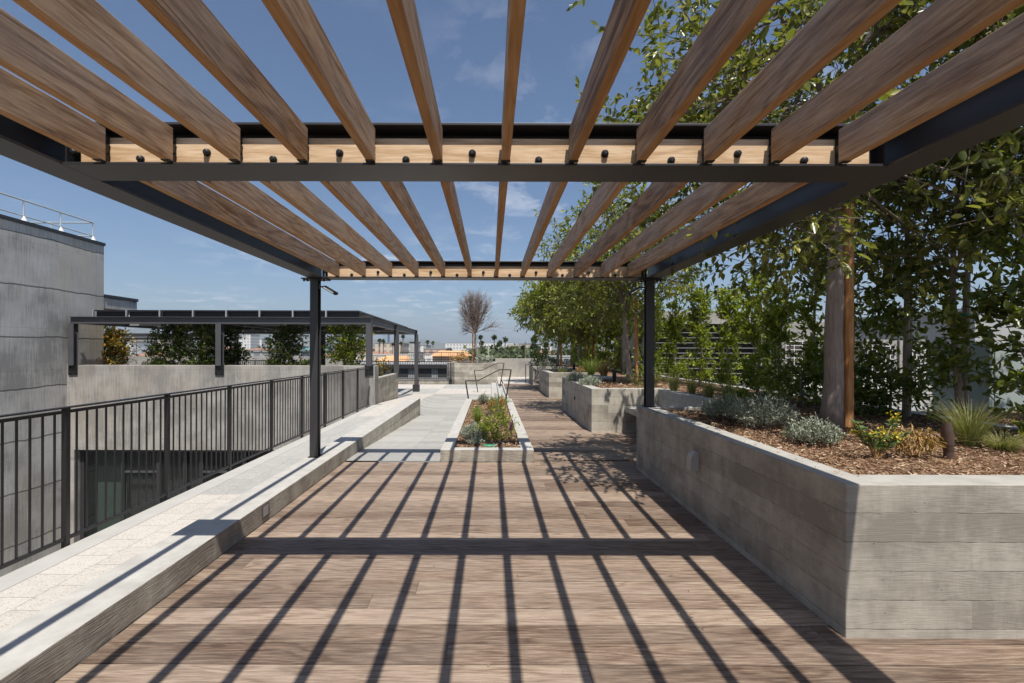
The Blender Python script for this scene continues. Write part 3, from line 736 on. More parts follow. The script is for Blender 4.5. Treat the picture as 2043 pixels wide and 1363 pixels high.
def floodlight(x, y, z, sgn, label):
    t = thing('floodlight', (x, y, z), label, 'light', 'floodlights on the pergola posts')
    m = MB(); m.box(*sorted((x, x + sgn * .02)), y - .03, y + .03, z - .03, z + .03); m.tube([(x + sgn * .02, y, z), (x + sgn * .075, y, z - .005)], .01, 8); m.build('bracket', M['black'], t)
    d = Vector((sgn * .866, -.12, -.5)).normalized()
    c0 = Vector((x + sgn * .075, y, z)); m = MB(); m.obox(c0 + d * .11, d * .22, .07, .035, up=(sgn * .35, -.25, .9)); m.build('lamp_head', M['black'], t, bevel=.004)
    e = d.cross(Vector((sgn * .35, -.25, .9))).normalized()
    if e.y > 0: e = -e
    m = MB(); m.obox(c0 + d * .10 + e * .0345, d * .17, .006, .012, up=(sgn * .35, -.25, .9)); m.build('lens', M['white'], t)
floodlight(-2.43, 6.83, 2.60, 1, 'slim black floodlight angled down from the left pergola post')
floodlight(2.19, 6.83, 2.60, -1, 'slim black floodlight angled down from the right pergola post')

# ------------------------------------------------------------------ guard rails
def guard_y(X, y0, y1, zt, zb, first, pitch, npick, label, foot=.16):
    t = thing('guard_rail', (X, (y0 + y1) / 2, zb), label, 'guard rail')
    m = MB(); m.box(X - .03, X + .03, y0, y1, zt - .012, zt); m.box(X - .02, X + .02, y0, y1, zt - .055, zt - .03); m.build('top_rail', M['rail'], t, bevel=.002)
    m = MB(); m.box(X - .014, X + .014, y0, y1, zb, zb + .028); m.build('bottom_rail', M['rail'], t, bevel=.002)
    y = first; posts = []
    while y > y0: y -= pitch
    y += pitch
    while y < y1:
        m = MB(); m.box(X - .022, X + .022, y - .022, y + .022, zb - foot, zt - .0125); m.build('post', M['rail'], t, bevel=.002); posts.append(y); y += pitch
    ys = posts[0]
    y = ys - pitch
    m_ = 0
    while y < y1:
        for i in range(1, npick):
            yy = y + pitch * i / npick
            if y0 < yy < y1:
                m = MB(); m.box(X - .0065, X + .0065, yy - .0065, yy + .0065, zb + .0285, zt - .0555); m.build('picket', M['rail'], t)
                m_ += 1
        y += pitch
    return t
gy0 = F * 3.69 / 847.
guard_y(-3.69, 2.3, 14.7, 1.204, .045, gy0, .0003695 * F * 3.69, 12, 'long dark metal picket guard rail along the left walkway edge')
def guard_x(Y, x0, x1, zt, zb, pitch, npick, label, foot=.2, brackets=True):
    t = thing('guard_rail', ((x0 + x1) / 2, Y, zb), label, 'guard rail')
    m = MB(); m.box(x0, x1, Y - .03, Y + .03, zt - .05, zt); m.build('top_rail', M['rail'], t)
    m = MB(); m.box(x0, x1, Y - .015, Y + .015, zb, zb + .04); m.build('bottom_rail', M['rail'], t)
    n_ = int((x1 - x0) / pitch)
    for i in range(n_ + 1):
        x = x1 - .05 - pitch * i
        m = MB(); m.box(x - .025, x + .025, Y - .025, Y + .025, zb - foot, zt - .051); m.build('post', M['rail'], t)
        if brackets:
            m = MB(); m.box(x - .11, x + .11, Y - .06, Y - .03, zb - foot - .05, zb - .02); m.build('bracket_plate', M['black'], t)
        for j in range(1, npick):
            xx = x - pitch * j / npick
            if xx > x0:
                m = MB(); m.box(xx - .01, xx + .01, Y - .01, Y + .01, zb + .041, zt - .051); m.build('picket', M['rail'], t)
    return t
guard_x(29.5, -9.0, -2.38, az(721, 29.5), az(757, 29.5), 2.05, 14, 'dark picket guard rail at the far end of lower plaza', .15)
c = MB(); c.box(-9.2, -2.3, 29.55, 29.75, -.5, az(759, 29.5)); tag(c.build('low_parapet', M['board_far']), 'low concrete upstand beneath the far picket guard rail', 'wall')
guard_x(28.0, ax(475, 28), ax(552, 28), az(720, 28), az(738, 28), 1.2, 10, 'dark guard rail seen beyond the canopy between shrubs', .1, False)

# ------------------------------------------------------------------ planters
ZP = .914
def ring(pts_out, pts_in, name, label, z0=-.06, mat='board', bev=.008, cap=True):
    m = MB(); n_ = len(pts_out); vs = []
    for (x, y) in pts_out: vs += [(x, y, z0), (x, y, ZP)]
    o2 = len(vs)
    for (x, y) in pts_in: vs += [(x, y, ZP), (x, y, .4)]
    fs = []
    for i in range(n_ - 1):
        a = 2 * i; b = 2 * (i + 1)
        fs.append((a, a + 1, b + 1, b)); c_ = o2 + a; d_ = o2 + b
        fs.append((a + 1, c_, d_, b + 1)); fs.append((c_, c_ + 1, d_ + 1, d_))
    if cap: fs.append((0, o2 + 1, o2, 1)); e = 2 * (n_ - 1); fs.append((e, e + 1, o2 + e, o2 + e + 1))
    m.add(vs, fs)
    ob = m.build(name, M[mat], bevel=bev, origin=(0, 0, 0))
    return tag(ob, label, 'planter', 'board-formed planters along the right of deck')
T = .22
ring([(14, 2.868), (2.11, 2.868), (2.11, 7.0), (3.5, 7.0), (3.5, 8.5)], [(14, 3.1), (2.33, 3.1), (2.33, 6.78), (3.72, 6.78), (3.72, 8.5)], 'planter_wall', 'nearest board-formed concrete planter, with the spotlight and yellow flowers')
labs = ['board-formed concrete planter just beyond the bench alcove, second along the deck', 'third board-formed concrete planter from the camera, small gap behind second', 'farthest small board-formed concrete planter by the wall handrail']
spans = [(10.1, 14.3), (17.5, 21.0), (24.1, 26.6)]
prev = 8.5
for i, (a, b) in enumerate(spans):
    nxt = (b + spans[i + 1][0]) / 2 if i < 2 else 31.6
    ring([(3.5, prev), (3.5, a), (2.11, a), (2.11, b), (3.5, b), (3.5, nxt)], [(3.72, prev), (3.72, a + T), (2.33, a + T), (2.33, b - T), (3.72, b - T), (3.72, nxt)], 'planter_wall', labs[i])
    prev = nxt
for i, (a, b) in enumerate(((7.02, 10.08), (14.32, 17.48), (21.02, 24.08))):
    t = thing('bench', (3.15, (a + b) / 2, 0), ['nearest concrete slab bench tucked between first and second planters', 'concrete slab bench tucked between second and third planters', 'farthest concrete slab bench between third and fourth planters'][i], 'bench', 'slab benches in the planter alcoves')
    m = MB(); m.box(2.8, 3.49, a, b, .44, .55); m.build('seat', M['board'], t, bevel=.006)
    m = MB(); m.box(3.1, 3.48, a + .3, b - .3, 0, .438); m.build('support', M['board'], t)
c = MB(); c.box(5.5, 5.68, 3.11, 31.6, .3, .90); tag(c.build('rear_kerb', M['coping'], bevel=.006), 'long low concrete kerb behind the hedge of the right planters', 'kerb')
# mulch beds
def mulch_bed(name, x0, x1, y0, y1, z, amp, seed, step=.12):
    rng = np.random.default_rng(seed); m = MB(); nx = int((x1 - x0) / step) + 1; ny = int((y1 - y0) / step) + 1; vs = []; fs = []
    for j in range(ny + 1):
        for i in range(nx + 1):
            x = x0 + (x1 - x0) * i / nx; y = y0 + (y1 - y0) * j / ny
            e = min(x - x0, x1 - x, y - y0, y1 - y); 
            vs.append((x, y, z + amp * (math.sin(x * 2.3 + seed) * math.cos(y * 1.9) * .5 + .3) * min(1, e / .3) + rng.normal() * amp * .12))
    for j in range(ny):
        for i in range(nx):
            a = j * (nx + 1) + i; fs.append((a, a + 1, a + nx + 2, a + nx + 1))
    m.add(vs, fs); o = m.build(name, M['mulch'], smooth=True, kind='structure'); return o
mulch_bed('mulch_bed', 2.3, 14, 3.08, 6.8, .855, .03, 1)
mulch_bed('mulch_bed', 3.70, 5.55, 6.8, 31.5, .855, .03, 2, .2)
for i, (a, b) in enumerate(spans): mulch_bed('mulch_bed', 2.3, 3.72, a + .2, b - .2, .85, .02, 3 + i)
def chips(name, x0, x1, y0, y1, z, n_, size, seed, power=1.0):
    rng = np.random.default_rng(seed)
    P = np.stack([x0 + (x1 - x0) * rng.random(n_), y0 + (y1 - y0) * rng.random(n_) ** power, z + .008 + .02 * rng.random(n_)], 1)
    ang = rng.random(n_) * 6.283; D = np.stack([np.cos(ang), np.sin(ang), rng.normal(size=n_) * .25], 1)
    S = size * (.4 + 1.1 * rng.random(n_) ** 2)
    o = quad_mesh(name, leaf_arrays(P, D, S, wr=.24, rng=rng, curl=.02, fold=.3, upb=1.6), n_, M['chip'], None, (0, 0, 0)); o['kind'] = 'stuff'; o['label'] = 'brown bark mulch chips'; return o
chips('mulch_chips', 2.36, 7, 3.13, 6.75, .862, 60000, .036, 1)
chips('mulch_litter', 1.2, 2.1, 2.9, 9.5, -.003, 90, .03, 21)
chips('mulch_litter', -2.2, 1.5, 2.0, 7.3, -.003, 60, .022, 22)
chips('mulch_litter', 2.12, 2.32, 2.9, 7, .912, 60, .03, 23)
chips('mulch_chips', 3.75, 5.5, 6.8, 14, .862, 7000, .06, 2)
chips('mulch_chips', 2.36, 3.7, 10.35, 14.05, .855, 4000, .06, 3)
# centre planter
cx0, cx1, cy0, cy1 = -.765, .665, 7.39, 15.3
t = thing('low_planter', ((cx0 + cx1) / 2, cy0, 0), 'low pale concrete planter in the middle of the terrace', 'planter')
m = MB(); wv = .19; zt = .185
m.box(cx0, cx1, cy0, cy0 + wv, -.2, zt); m.box(cx0, cx1, cy1 - wv, cy1, -.5, zt); m.box(cx0, cx0 + wv, cy0 + wv, cy1 - wv, -.5, zt); m.box(cx1 - wv, cx1, cy0 + wv, cy1 - wv, -.2, zt)
vs = [(cx0, cy0), (cx1, cy0), (cx1, cy1), (cx0, cy1)]; iv = [(cx0 + wv, cy0 + wv), (cx1 - wv, cy0 + wv), (cx1 - wv, cy1 - wv), (cx0 + wv, cy1 - wv)]
m = MB(); V = []
for (x, y) in vs: V += [(x, y, -.5), (x, y, zt)]
for (x, y) in iv: V += [(x, y, zt), (x, y, .05)]
fs = []
for i in range(4):
    j = (i + 1) % 4
    fs += [(2 * i, 2 * j, 2 * j + 1, 2 * i + 1), (2 * i + 1, 2 * j + 1, 8 + 2 * j, 8 + 2 * i), (8 + 2 * i, 8 + 2 * j, 9 + 2 * j, 9 + 2 * i)]
m.add(V, fs); m.build('wall', M['board_curb'], t, bevel=.005)
mulch_bed('mulch_bed', cx0 + .18, cx1 - .18, cy0 + .18, cy1 - .18, .135, .02, 9)
chips('mulch_chips', cx0 + .2, cx1 - .2, cy0 + .2, cy1 - .2, .142, 9000, .055, 5)

# ------------------------------------------------------------------ handrails on the side steps
def handrail(Y, label):
    t = thing('handrail', (0, Y, -.35), label, 'handrail', 'handrails of the side steps')
    pts = [(-.81, Y, .73), (-.42, Y, .73), (.28, Y, 1.09), (.66, Y, 1.09)]
    m = MB()
    for a, b in zip(pts[:-1], pts[1:]): m.bar(a, b, .045, .03)
    m.build('rail', M['steel'], t, bevel=.002)
    for a, b in ((pts[0], (-.63, Y, -.35)), (pts[3], (.45, Y, -.11))):
        m = MB(); m.bar(a, b, .045, .045, (0, 1, 0)); m.build('post', M['steel'], t, bevel=.002)
handrail(15.6, 'near bent dark steel handrail at the end of centre planter')
handrail(23.9, 'far bent dark steel handrail before the raised concrete planter')
t = thing('wall_handrail', (2.0, 24.0, 0), 'narrow dark handrail standing against the farthest right planter', 'handrail')
m = MB(); X = 2.0
m.tube([(X, 24.0, 0), (X, 24.0, 1.18)], .022, 8); m.tube([(X - .07, 26.6, 0), (X - .07, 26.6, .95)], .022, 8); m.build('posts', M['steel'], t)
m = MB(); m.tube([(X, 24.0, 1.18), (X - .03, 25.2, 1.0), (X - .07, 26.6, .95)], .022, 8); m.build('rail', M['steel'], t)

# ------------------------------------------------------------------ far concrete walls and raised planter
c = MB(); c.box(.3, 16, 31.72, 31.95, -.5, 1.2); tag(c.build('parapet_wall', M['cast_wall'], bevel=.01), 'far pale concrete parapet wall closing the end of terrace', 'wall')
t = thing('raised_planter', (-.9, 29.6, -.35), 'raised board-formed concrete planter holding the bare tree', 'planter')
m = MB(); zt = .95
V = []
oo = [(-2.2, 29.5), (.42, 29.5), (.42, 33.5), (-2.75, 33.5), (-2.75, 30.4)]; ii = [(-2.1, 29.72), (.2, 29.72), (.2, 33.3), (-2.53, 33.3), (-2.53, 30.5)]
for (x, y) in oo: V += [(x, y, -.5), (x, y, zt)]
for (x, y) in ii: V += [(x, y, zt), (x, y, .7)]
fs = []
for i in range(5):
    j = (i + 1) % 5; fs += [(2 * i, 2 * j, 2 * j + 1, 2 * i + 1), (2 * i + 1, 2 * j + 1, 10 + 2 * j, 10 + 2 * i), (10 + 2 * i, 10 + 2 * j, 11 + 2 * j, 11 + 2 * i)]
m.add(V, fs); m.build('wall', M['board_far'], t, bevel=.01)
mulch_bed('mulch_bed', -2.5, .2, 30.5, 33.3, .88, .02, 12)

# ------------------------------------------------------------------ big wall over the courtyard with storefront
WY = 15.0; wx0, wx1 = -13.15, -3.59; oz = az(900, WY); ox0, ox1 = ax(148, WY), -4.6
t = thing('courtyard_wall', ((wx0 + wx1) / 2, WY, -5), 'broad smooth concrete wall above the sunken courtyard', 'wall')
m = MB(); m.box(wx0, ox0, WY, WY + .5, -5, oz); m.box(ox1, wx1, WY, WY + .5, -5, oz)
m2 = MB(); m2.add([(wx0, WY, oz), (wx1, WY, oz), (wx1, WY, 1.22), (wx0, WY, 1.22), (wx0, WY + .5, oz), (wx1, WY + .5, oz), (wx1, WY + .5, 1.22), (wx0, WY + .5, 1.22)],
    [(0, 1, 2, 3), (5, 4, 7, 6), (3, 2, 6, 7), (0, 4, 5, 1), (1, 5, 6, 2), (4, 0, 3, 7)])
m2.build('wall', M['cast_wall'], t, bevel=.008); m.build('jamb', M['cast_wall'], t, bevel=.008)
sf = thing('storefront', ((ox0 + ox1) / 2, WY + .3, -5), 'dark framed glass doors under the concrete wall down in the courtyard', 'glass doors')
gy = WY + .28
m = MB(); m.box(ox0, ox1, gy, gy + .015, -4.95, oz - .02); m.build('glass', M['glass'], sf)
xs = [ax(p, WY) for p in (152, 234, 306, 360, 393, 480, 560, 640)]
for x in xs:
    if x < ox1: m = MB(); m.box(x - .05, x + .07, gy - .06, gy - .002, -4.95, oz - .1); m.build('mullion', M['steel'], sf)
m = MB(); m.box(ox0, ox1, gy - .07, gy - .003, oz - .1, oz - .003); m.build('head', M['steel'], sf)
for a, b in ((xs[1], xs[2]), (xs[4], xs[5])):
    m = MB(); z = az(945, WY); m.box(a + .071, b - .051, gy - .05, gy - .004, z - .06, z); m.build('transom', M['steel_grey'], sf)
m = MB(); 
xx = xs[1]
V = []; nfold = 160
for i in range(nfold + 1):
    x = xs[1] + (xs[4] - xs[1]) * i / nfold; y = gy + .25 + .04 * math.sin(i * 1.1); V += [(x, y, -4.9), (x, y, oz)]
m.add(V, [(2 * i, 2 * i + 2, 2 * i + 3, 2 * i + 1) for i in range(nfold)]); m.build('curtain', M['curtain'], sf)
m = MB(); m.box(xs[0] + .2, xs[1] - .06, gy + .3, gy + .34, -4.9, oz); m.build('inner_panel', M['greenwall'], sf)
m = MB(); m.box(ox0, ox1, gy + 2, gy + 2.1, -5, oz); m.box(ox0, ox1, gy + .1, gy + 2, oz + .02, oz + .1); m.build('room', M['dark'], sf)
# steel post plates on the wall face
# short board-formed wall
c = MB(); c.box(-3.94, -3.69, 15.2, 19.3, -.6, .80); tag(c.build('low_wall', M['board_far'], bevel=.006), 'short board-formed concrete wall running back below the canopy', 'wall')

# ------------------------------------------------------------------ canopy with solar panels
cn = thing('solar_canopy', (-8.4, 19.6, -.3), 'low dark steel canopy carrying solar panels behind the courtyard wall', 'canopy')
cz0, cz1 = az(648, WY), az(634, WY)
X0, X1 = ax(141, WY), ax(741, WY); YB = 24.4
def ib(m, p0, p1, hw=.08, h=None, z0=cz0, z1=cz1):
    (x0, y0), (x1, y1) = p0, p1
    if abs(y1 - y0) < .01:
        m.box(x0, x1, y0 - hw, y0 + hw, z0, z0 + .015); m.box(x0, x1, y0 - hw, y0 + hw, z1 - .015, z1); m.box(x0, x1, y0 - .006, y0 + .006, z0 + .015, z1 - .015)
    else:
        m.box(x0 - hw, x0 + hw, y0, y1, z0, z0 + .015); m.box(x0 - hw, x0 + hw, y0, y1, z1 - .015, z1); m.box(x0 - .006, x0 + .006, y0, y1, z0 + .015, z1 - .015)
for yy in (WY, 19.1, YB):
    m = MB(); ib(m, (X0 if yy < 16 else -12.9, yy), (X1, yy)); m.build('cross_beam', M['steel_grey'], cn)
for xx in (X0 + .1, -8.38, X1 - .081):
    m = MB(); ib(m, (xx, WY + .09), (xx, YB - .09), .075, None, cz0 + .002, cz1 - .002); m.build('side_beam', M['steel_grey'], cn)
for i in range(7):
    yy = WY + .9 + i * 1.3
    m = MB(); m.box(X0 + .2, X1 - .2, yy - .03, yy + .03, cz0 + .05, cz1 - .02); m.build('purlin', M['alu'] if i % 2 else M['steel_grey'], cn)
for i, xx in enumerate(np.linspace(ax(178, WY), ax(715, WY), 9)):
    pw = (ax(715, WY) - ax(178, WY)) / 8
    if i == 8: continue
    for j in range(4):
        ya = WY + .2 + j * 2.25
        m = MB(); z = cz1 + .19 - j * .02
        m.add([(xx, ya, z), (xx + pw - .04, ya, z), (xx + pw - .04, ya + 2.2, z - .02), (xx, ya + 2.2, z - .02), (xx, ya, z + .04), (xx + pw - .04, ya, z + .04), (xx + pw - .04, ya + 2.2, z + .02), (xx, ya + 2.2, z + .02)],
              [(0, 3, 2, 1), (4, 5, 6, 7), (0, 1, 5, 4), (1, 2, 6, 5), (2, 3, 7, 6), (3, 0, 4, 7)])
        m.build('solar_panel', M['solar'], cn)
    m = MB(); m.box(xx - .04, xx, WY + .15, WY + .2, cz1, cz1 + .23); m.build('panel_clip', M['alu'], cn)
    m = MB(); m.box(xx, xx + pw - .05, WY + .28, WY + .3, cz1, cz1 + .185); m.build('panel_skirt', M['black'], cn)
for (xx, yy, zb) in ((ax(147, WY), WY - .02, 1.22), (ax(439, WY), WY - .02, 1.22), (ax(737, WY), WY - .02, 1.22), (-3.72, 19.1, .8), (-3.72, 24.2, -.35), (ax(471, 24.2), 24.2, -.3), (-8.38, 24.2, -.3)):
    m = MB(); hw = .085
    m.box(xx - hw, xx + hw, yy - .09, yy - .075, zb, cz0 - .002); m.box(xx - hw, xx + hw, yy + .075, yy + .09, zb, cz0 - .002); m.box(xx - .006, xx + .006, yy - .075, yy + .075, zb, cz0 - .002)
    m.build('post', M['steel_grey'], cn)
    if yy < 16:
        m = MB(); m.box(xx - .14, xx + .13, WY - .035, WY - .003, .92, 1.24)
        for dx in (-.09, .08):
            for dz in (.98, 1.16): m.tube([(xx + dx, WY - .06, dz), (xx + dx, WY - .034, dz)], .018, 6)
        m.build('base_plate', M['black'], cn)
    elif yy > 24:
        m = MB(); m.box(xx - .16, xx + .16, yy - .14, yy + .14, -.34, .0); m.build('base_plate', M['steel'], cn)
# second pergola far behind
fp = thing('far_pergola', (ax(300, 30), 30, 0), 'dark beam of another low pergola far behind the canopy', 'pergola')
m = MB(); m.box(ax(190, 30), ax(405, 30), 29.9, 30.1, az(674, 30), az(667, 30)); m.build('front_beam', M['steel'], fp)
m = MB(); m.box(ax(190, 30), ax(400, 30), 30.11, 33, az(678, 30), az(675, 30)); m.build('soffit', M['rafter'], fp)
for px in (196, 398): m = MB(); m.box(ax(px, 30), ax(px, 30) + .15, 30.12, 30.27, -.3, az(674, 30)); m.build('post', M['steel'], fp)

# ------------------------------------------------------------------ tower
tw = thing('concrete_tower', (-17, 9, -5), 'tall smooth grey concrete block rising at far left', 'building')
TX = -13.15; TY = 16.44; TZ = az(493, TY)
m = MB(); m.box(-24, TX, -3, TY, -5.3, TZ); m.build('wall', M['cast'], tw, bevel=.01)
m = MB(); m.box(-24.03, TX + .03, -3, TY + .03, TZ + .001, TZ + .10); m.build('roof_flashing', M['steel'], tw)
m = MB(); m.box(-22, TX - .02, TY + .001, 18.0, 3.12, az(604, 18)); m.build('rear_wing', M['cast'], tw)
m = MB(); m.box(-22, TX + .01, TY + .04, 18.04, az(604, 18) + .001, az(604, 18) + .1); m.build('wing_flashing', M['steel'], tw)
rg = thing('roof_guard', (-14, 14, TZ + .1), 'galvanised tube guard rail on top of the concrete tower', 'guard rail')
zt_ = 5.92; zm = 5.42; gx = -13.22
m = MB(); m.tube([(gx, 5, zt_), (gx, 16.06, zt_)], .024, 8); m.tube([(gx, 16.06, zt_), (gx - 6, 16.06, zt_)], .024, 8); m.build('top_rail', M['galv'], rg)
m = MB(); m.tube([(gx, 5, zm + .06), (gx, 16.06, zm + .06)], .018, 8); m.tube([(gx, 16.06, zm + .06), (gx - 6, 16.06, zm + .06)], .018, 8); m.build('mid_rail', M['galv'], rg)
for yy in (16.06, 14.86, 13.68, 12.48):
    m = MB(); m.tube([(gx, yy, TZ + .1), (gx, yy, zt_)], .022, 8); m.build('post', M['galv'], rg)
    m = MB(); m.tube([(gx, yy, TZ + .1), (gx, yy, TZ + .17), (gx, yy, TZ + .24)], [.09, .06, .035], 10); m.build('post_boot', M['white'], rg)
for xx in (-14.6, -16): m = MB(); m.tube([(xx, 16.06, TZ + .1), (xx, 16.06, zt_)], .022, 8); m.build('post', M['galv'], rg)
c = MB(); c.box(ax(190, 34), ax(395, 34), 34, 34.3, -.5, az(712, 34)); tag(c.build('far_wall', M['cast_wall']), 'pale concrete wall behind the yellow shrub beyond canopy', 'wall')
c = MB(); c.box(ax(470, 36), ax(700, 36), 36, 36.3, -.5, az(712, 36)); tag(c.build('far_wall', M['cast_wall']), 'pale concrete wall beyond the canopy, behind the dark guard rail', 'wall')

# ------------------------------------------------------------------ rooftop equipment (right)
t = thing('louvred_plant_room', (7.6, 16, .55), 'pale plant room with dark horizontal louvres behind the hedge', 'building')
lx0, lx1 = ax(1300, 16), ax(1518, 16)
m = MB(); m.box(lx0 - .2, lx1 + .2, 16, 20, az(645, 16), az(620, 16)); m.box(lx1, lx1 + .2, 16, 20, .55, az(645, 16) - .001); m.box(lx0 - .2, lx0, 16, 20, .55, az(645, 16) - .001); m.build('wall', M['cast_wall'], t)
m = MB(); m.box(lx0 + .01, lx1 - .01, 16.5, 19.9, .56, az(646, 16)); m.build('interior', M['dark'], t)
z = .62
while z < az(647, 16):
    m = MB(); m.obox(((lx0 + lx1) / 2, 16.12, z), (lx1 - lx0 - .02, 0, 0), .10, .014, up=(0, -.2, 1)); m.build('louvre_blade', M['louvre'], t); z += .17
def condenser(px0, px1, py0, py1, Y, nx, nz, label, coilm='coil'):
    x0, x1 = ax(px0, Y), ax(px1, Y); z0, z1 = az(py1, Y), az(py0, Y); d = .9
    t = thing('condenser_unit', ((x0 + x1) / 2, Y, z0), label, 'condenser', 'condenser units behind the hedge')
    m = MB(); m.box(x0, x1, Y, Y + d, z0, z1); m.build('casing', M['beige'], t, bevel=.01)
    m = MB(); m.box(x0 + .08, x1 - .08, Y - .012, Y - .002, z0 + .1, z1 - .15); m.build('coil', M[coilm], t)
    m = MB()
    for i in range(nx + 1):
        x = x0 + .08 + (x1 - x0 - .16) * i / nx; m.box(x - .006, x + .006, Y - .035, Y - .023, z0 + .08, z1 - .13)
    for i in range(nz + 1):
        z = z0 + .1 + (z1 - z0 - .25) * i / nz; m.box(x0 + .07, x1 - .07, Y - .024, Y - .013, z - .006, z + .006)
    m.build('wire_guard', M['white'], t)
condenser(1560, 1655, 668, 762, 12, 5, 9, 'condenser unit with white wire guard, nearest left of big trunk')
condenser(1722, 1790, 676, 775, 11, 6, 9, 'condenser unit with square wire guard, right of big trunk')
condenser(1795, 1850, 676, 775, 11, 5, 9, 'condenser unit with wire guard beside the grey cabinet')
c = MB(); c.box(ax(1540, 12), ax(1870, 11), 10.4, 13.4, .552, az(762, 12) - .01); tag(c.build('equipment_pad', M['coping'], bevel=.01), 'concrete pad under the condenser units', 'pad')
bz = thing('equipment_cabinet', (8.6, 7.8, .55), 'large grey green metal cabinet at right behind the hedge', 'cabinet')
m = MB(); m.box(7.53, 9.8, 7.3, 8.25, .55, 1.85); m.build('casing', M['box_grey'], bz, bevel=.01)
m = MB(); m.box(7.6, 8.6, 7.285, 7.298, .65, 1.75); m.build('door_panel', M['box_grey'], bz, bevel=.004)
m = MB(); m.box(8.66, 9.7, 7.285, 7.298, .65, 1.75); m.build('door_panel', M['box_grey'], bz, bevel=.004)
c = thing('plant_room', (14, 14, .55), 'pale metal clad plant room behind the grey cabinet', 'building')
m = MB(); m.box(ax(1945, 11.2), 22, 11.2, 15, .55, az(618, 11.2)); m.build('wall', M['box_pale'], c)
for i in range(8):
    m = MB(); x = ax(1960, 11.2) + i * 1.1; m.box(x, x + .9, 11.18, 11.197, 1.4, 2.1); m.build('vent_panel', M['taupe'], c)
m = MB(); m.box(ax(1945, 11.2) - .05, 22.05, 11.15, 15.05, az(618, 11.2) + .001, az(618, 11.2) + .08); m.build('roof', M['coping'], c)
c = MB(); c.box(ax(1520, 19), ax(1720, 19), 19, 22, .55, az(640, 19)); tag(c.build('screen_wall', M['beige'], bevel=.02), 'beige rendered wall behind the condenser units', 'wall')

# ------------------------------------------------------------------ planter lamps
def sconce(Y, z0, z1, label):
    t = thing('wall_light', (2.11, Y, z0), label, 'light')
    m = MB(); n_ = 10; V = []; hh = (z1 - z0)
    for i in range(n_ + 1):
        a = math.pi / 2 * i / n_; V.append((2.109 - .075 * math.sin(a) ** .6 * 1, z0 + hh * (1 - (1 - math.cos(a)) * .95)))
    prof = [(2.109, z1)] + [(2.109 - .075 * math.sin(math.pi / 2 * i / 8), z1 - .10 * (1 - math.cos(math.pi / 2 * i / 8))) for i in range(1, 9)] + [(2.109 - .075, z0), (2.109, z0)]
    vs = [(x, Y - .055, z) for x, z in prof] + [(x, Y + .055, z) for x, z in prof]; n2 = len(prof)
    m.add(vs, [tuple(range(n2)), tuple(reversed(range(n2, 2 * n2)))] + [(i, (i + 1) % n2 + 0, n2 + (i + 1) % n2, n2 + i) for i in range(n2)])
    m.build('housing', M['taupe'], t, bevel=.003)
sconce(4.955, .49, .68, 'small grey hooded light fixed to the side of nearest planter')
sl = thing('pipe_outlet', (2.11, 12.1, .5), 'small dark outlet on the shaded side of the second planter', 'outlet'); m = MB(); m.tube([(2.12, 12.1, .52), (2.085, 12.1, .52)], .03, 12); m.build('spout', M['black'], sl); m = MB(); m.tube([(2.111, 12.1, .52), (2.105, 12.1, .52)], .045, 12); m.build('flange', M['black'], sl)
def spot(x, y, z, h, r, lean, mat, label):
    t = thing('spotlight', (x, y, z), label, 'spotlight')
    m = MB(); m.tube([(x, y, z - .02), (x, y, z + h * .24)], r * .95, 16); m.build('base', M[mat], t, smooth=False)
    d = Vector(lean).normalized(); p0 = Vector((x, y, z + h * .25))
    m = MB(); pts = [p0, p0 + d * h * .16, p0 + d * h * .17, p0 + d * h * .55]; m.tube(pts, [r * 1.0, r * 1.08, r * 1.15, r * 1.12], 18)
    # slanted snoot
    vs = []; top = p0 + d * h * .55
    a = d.cross(Vector((0, 1, 0))).normalized(); b = d.cross(a)
    for k in range(18):
        tt = 2 * math.pi * k / 18; o = (a * math.cos(tt) + b * math.sin(tt)); q = top + o * r * 1.1; vs.append(q)
    for k in range(18):
        tt = 2 * math.pi * k / 18; o = (a * math.cos(tt) + b * math.sin(tt)); vs.append(top + o * r * .98 + d * h * .22 * (.5 - .5 * o.y))
    m.add(vs, [(k, (k + 1) % 18, 18 + (k + 1) % 18, 18 + k) for k in range(18)] + [tuple(range(18, 36))])
    m.build('lamp_head', M[mat], t, smooth=False)
spot(ax(1893, 3.75), 3.75, .86, .30, .034, (-.16, -.05, 1), 'bronze', 'brown bullet spotlight standing in the mulch of nearest planter')
spot(ax(1522, 6.6), 6.6, .87, .27, .05, (0, .1, 1), 'black', 'black spotlight hidden behind the silver shrubs of nearest planter')
spot(ax(1226, 13.2), 13.2, .86, .3, .05, (0, .1, 1), 'black', 'black spotlight in the second planter beside the tree')
spot(ax(1145, 20), 20, .86, .3, .05, (0, .1, 1), 'black', 'black spotlight in the third planter')
# ------------------------------------------------------------------ trees
make_tree(11, (3.73, 5.29, .85), (3.83, 5.35, 3.2), .098, .075, (4.15, 5.5, 4.55), (2.65, 2.35, 2.2), 178, 18, 9, .098,
          'big glossy leaved tree rising from the nearest planter over the pergola', leafmat='leaf', nlimb=8, stakes=((.165, -.02, .0, 0),), spread=.5, wr=.48)
make_tree(12, (3.62, 12.6, .85), (3.45, 12.6, 3.0), .075, .055, (3.3, 12.8, 4.05), (1.85, 2.0, 1.6), 90, 18, 8, .115,
          'leaning pale trunk tree in the second planter beside the hedge', leafmat='leaf_far', stakes=((.2, .05, -.02, 0),), spread=.5)
make_tree(13, (ax(1157, 20.3), 20.3, .85), (ax(1156, 20.3), 20.3, 2.5), .085, .06, (3.55, 20.3, 3.55), (2.2, 2.0, 1.4), 120, 18, 8, .145,
          'round crowned tree in the third planter with timber stakes', leafmat='leaf_far', stakes=((.28, 0, .02, 0), (.6, .2, .0, 0)), spread=.55, twig=.4)
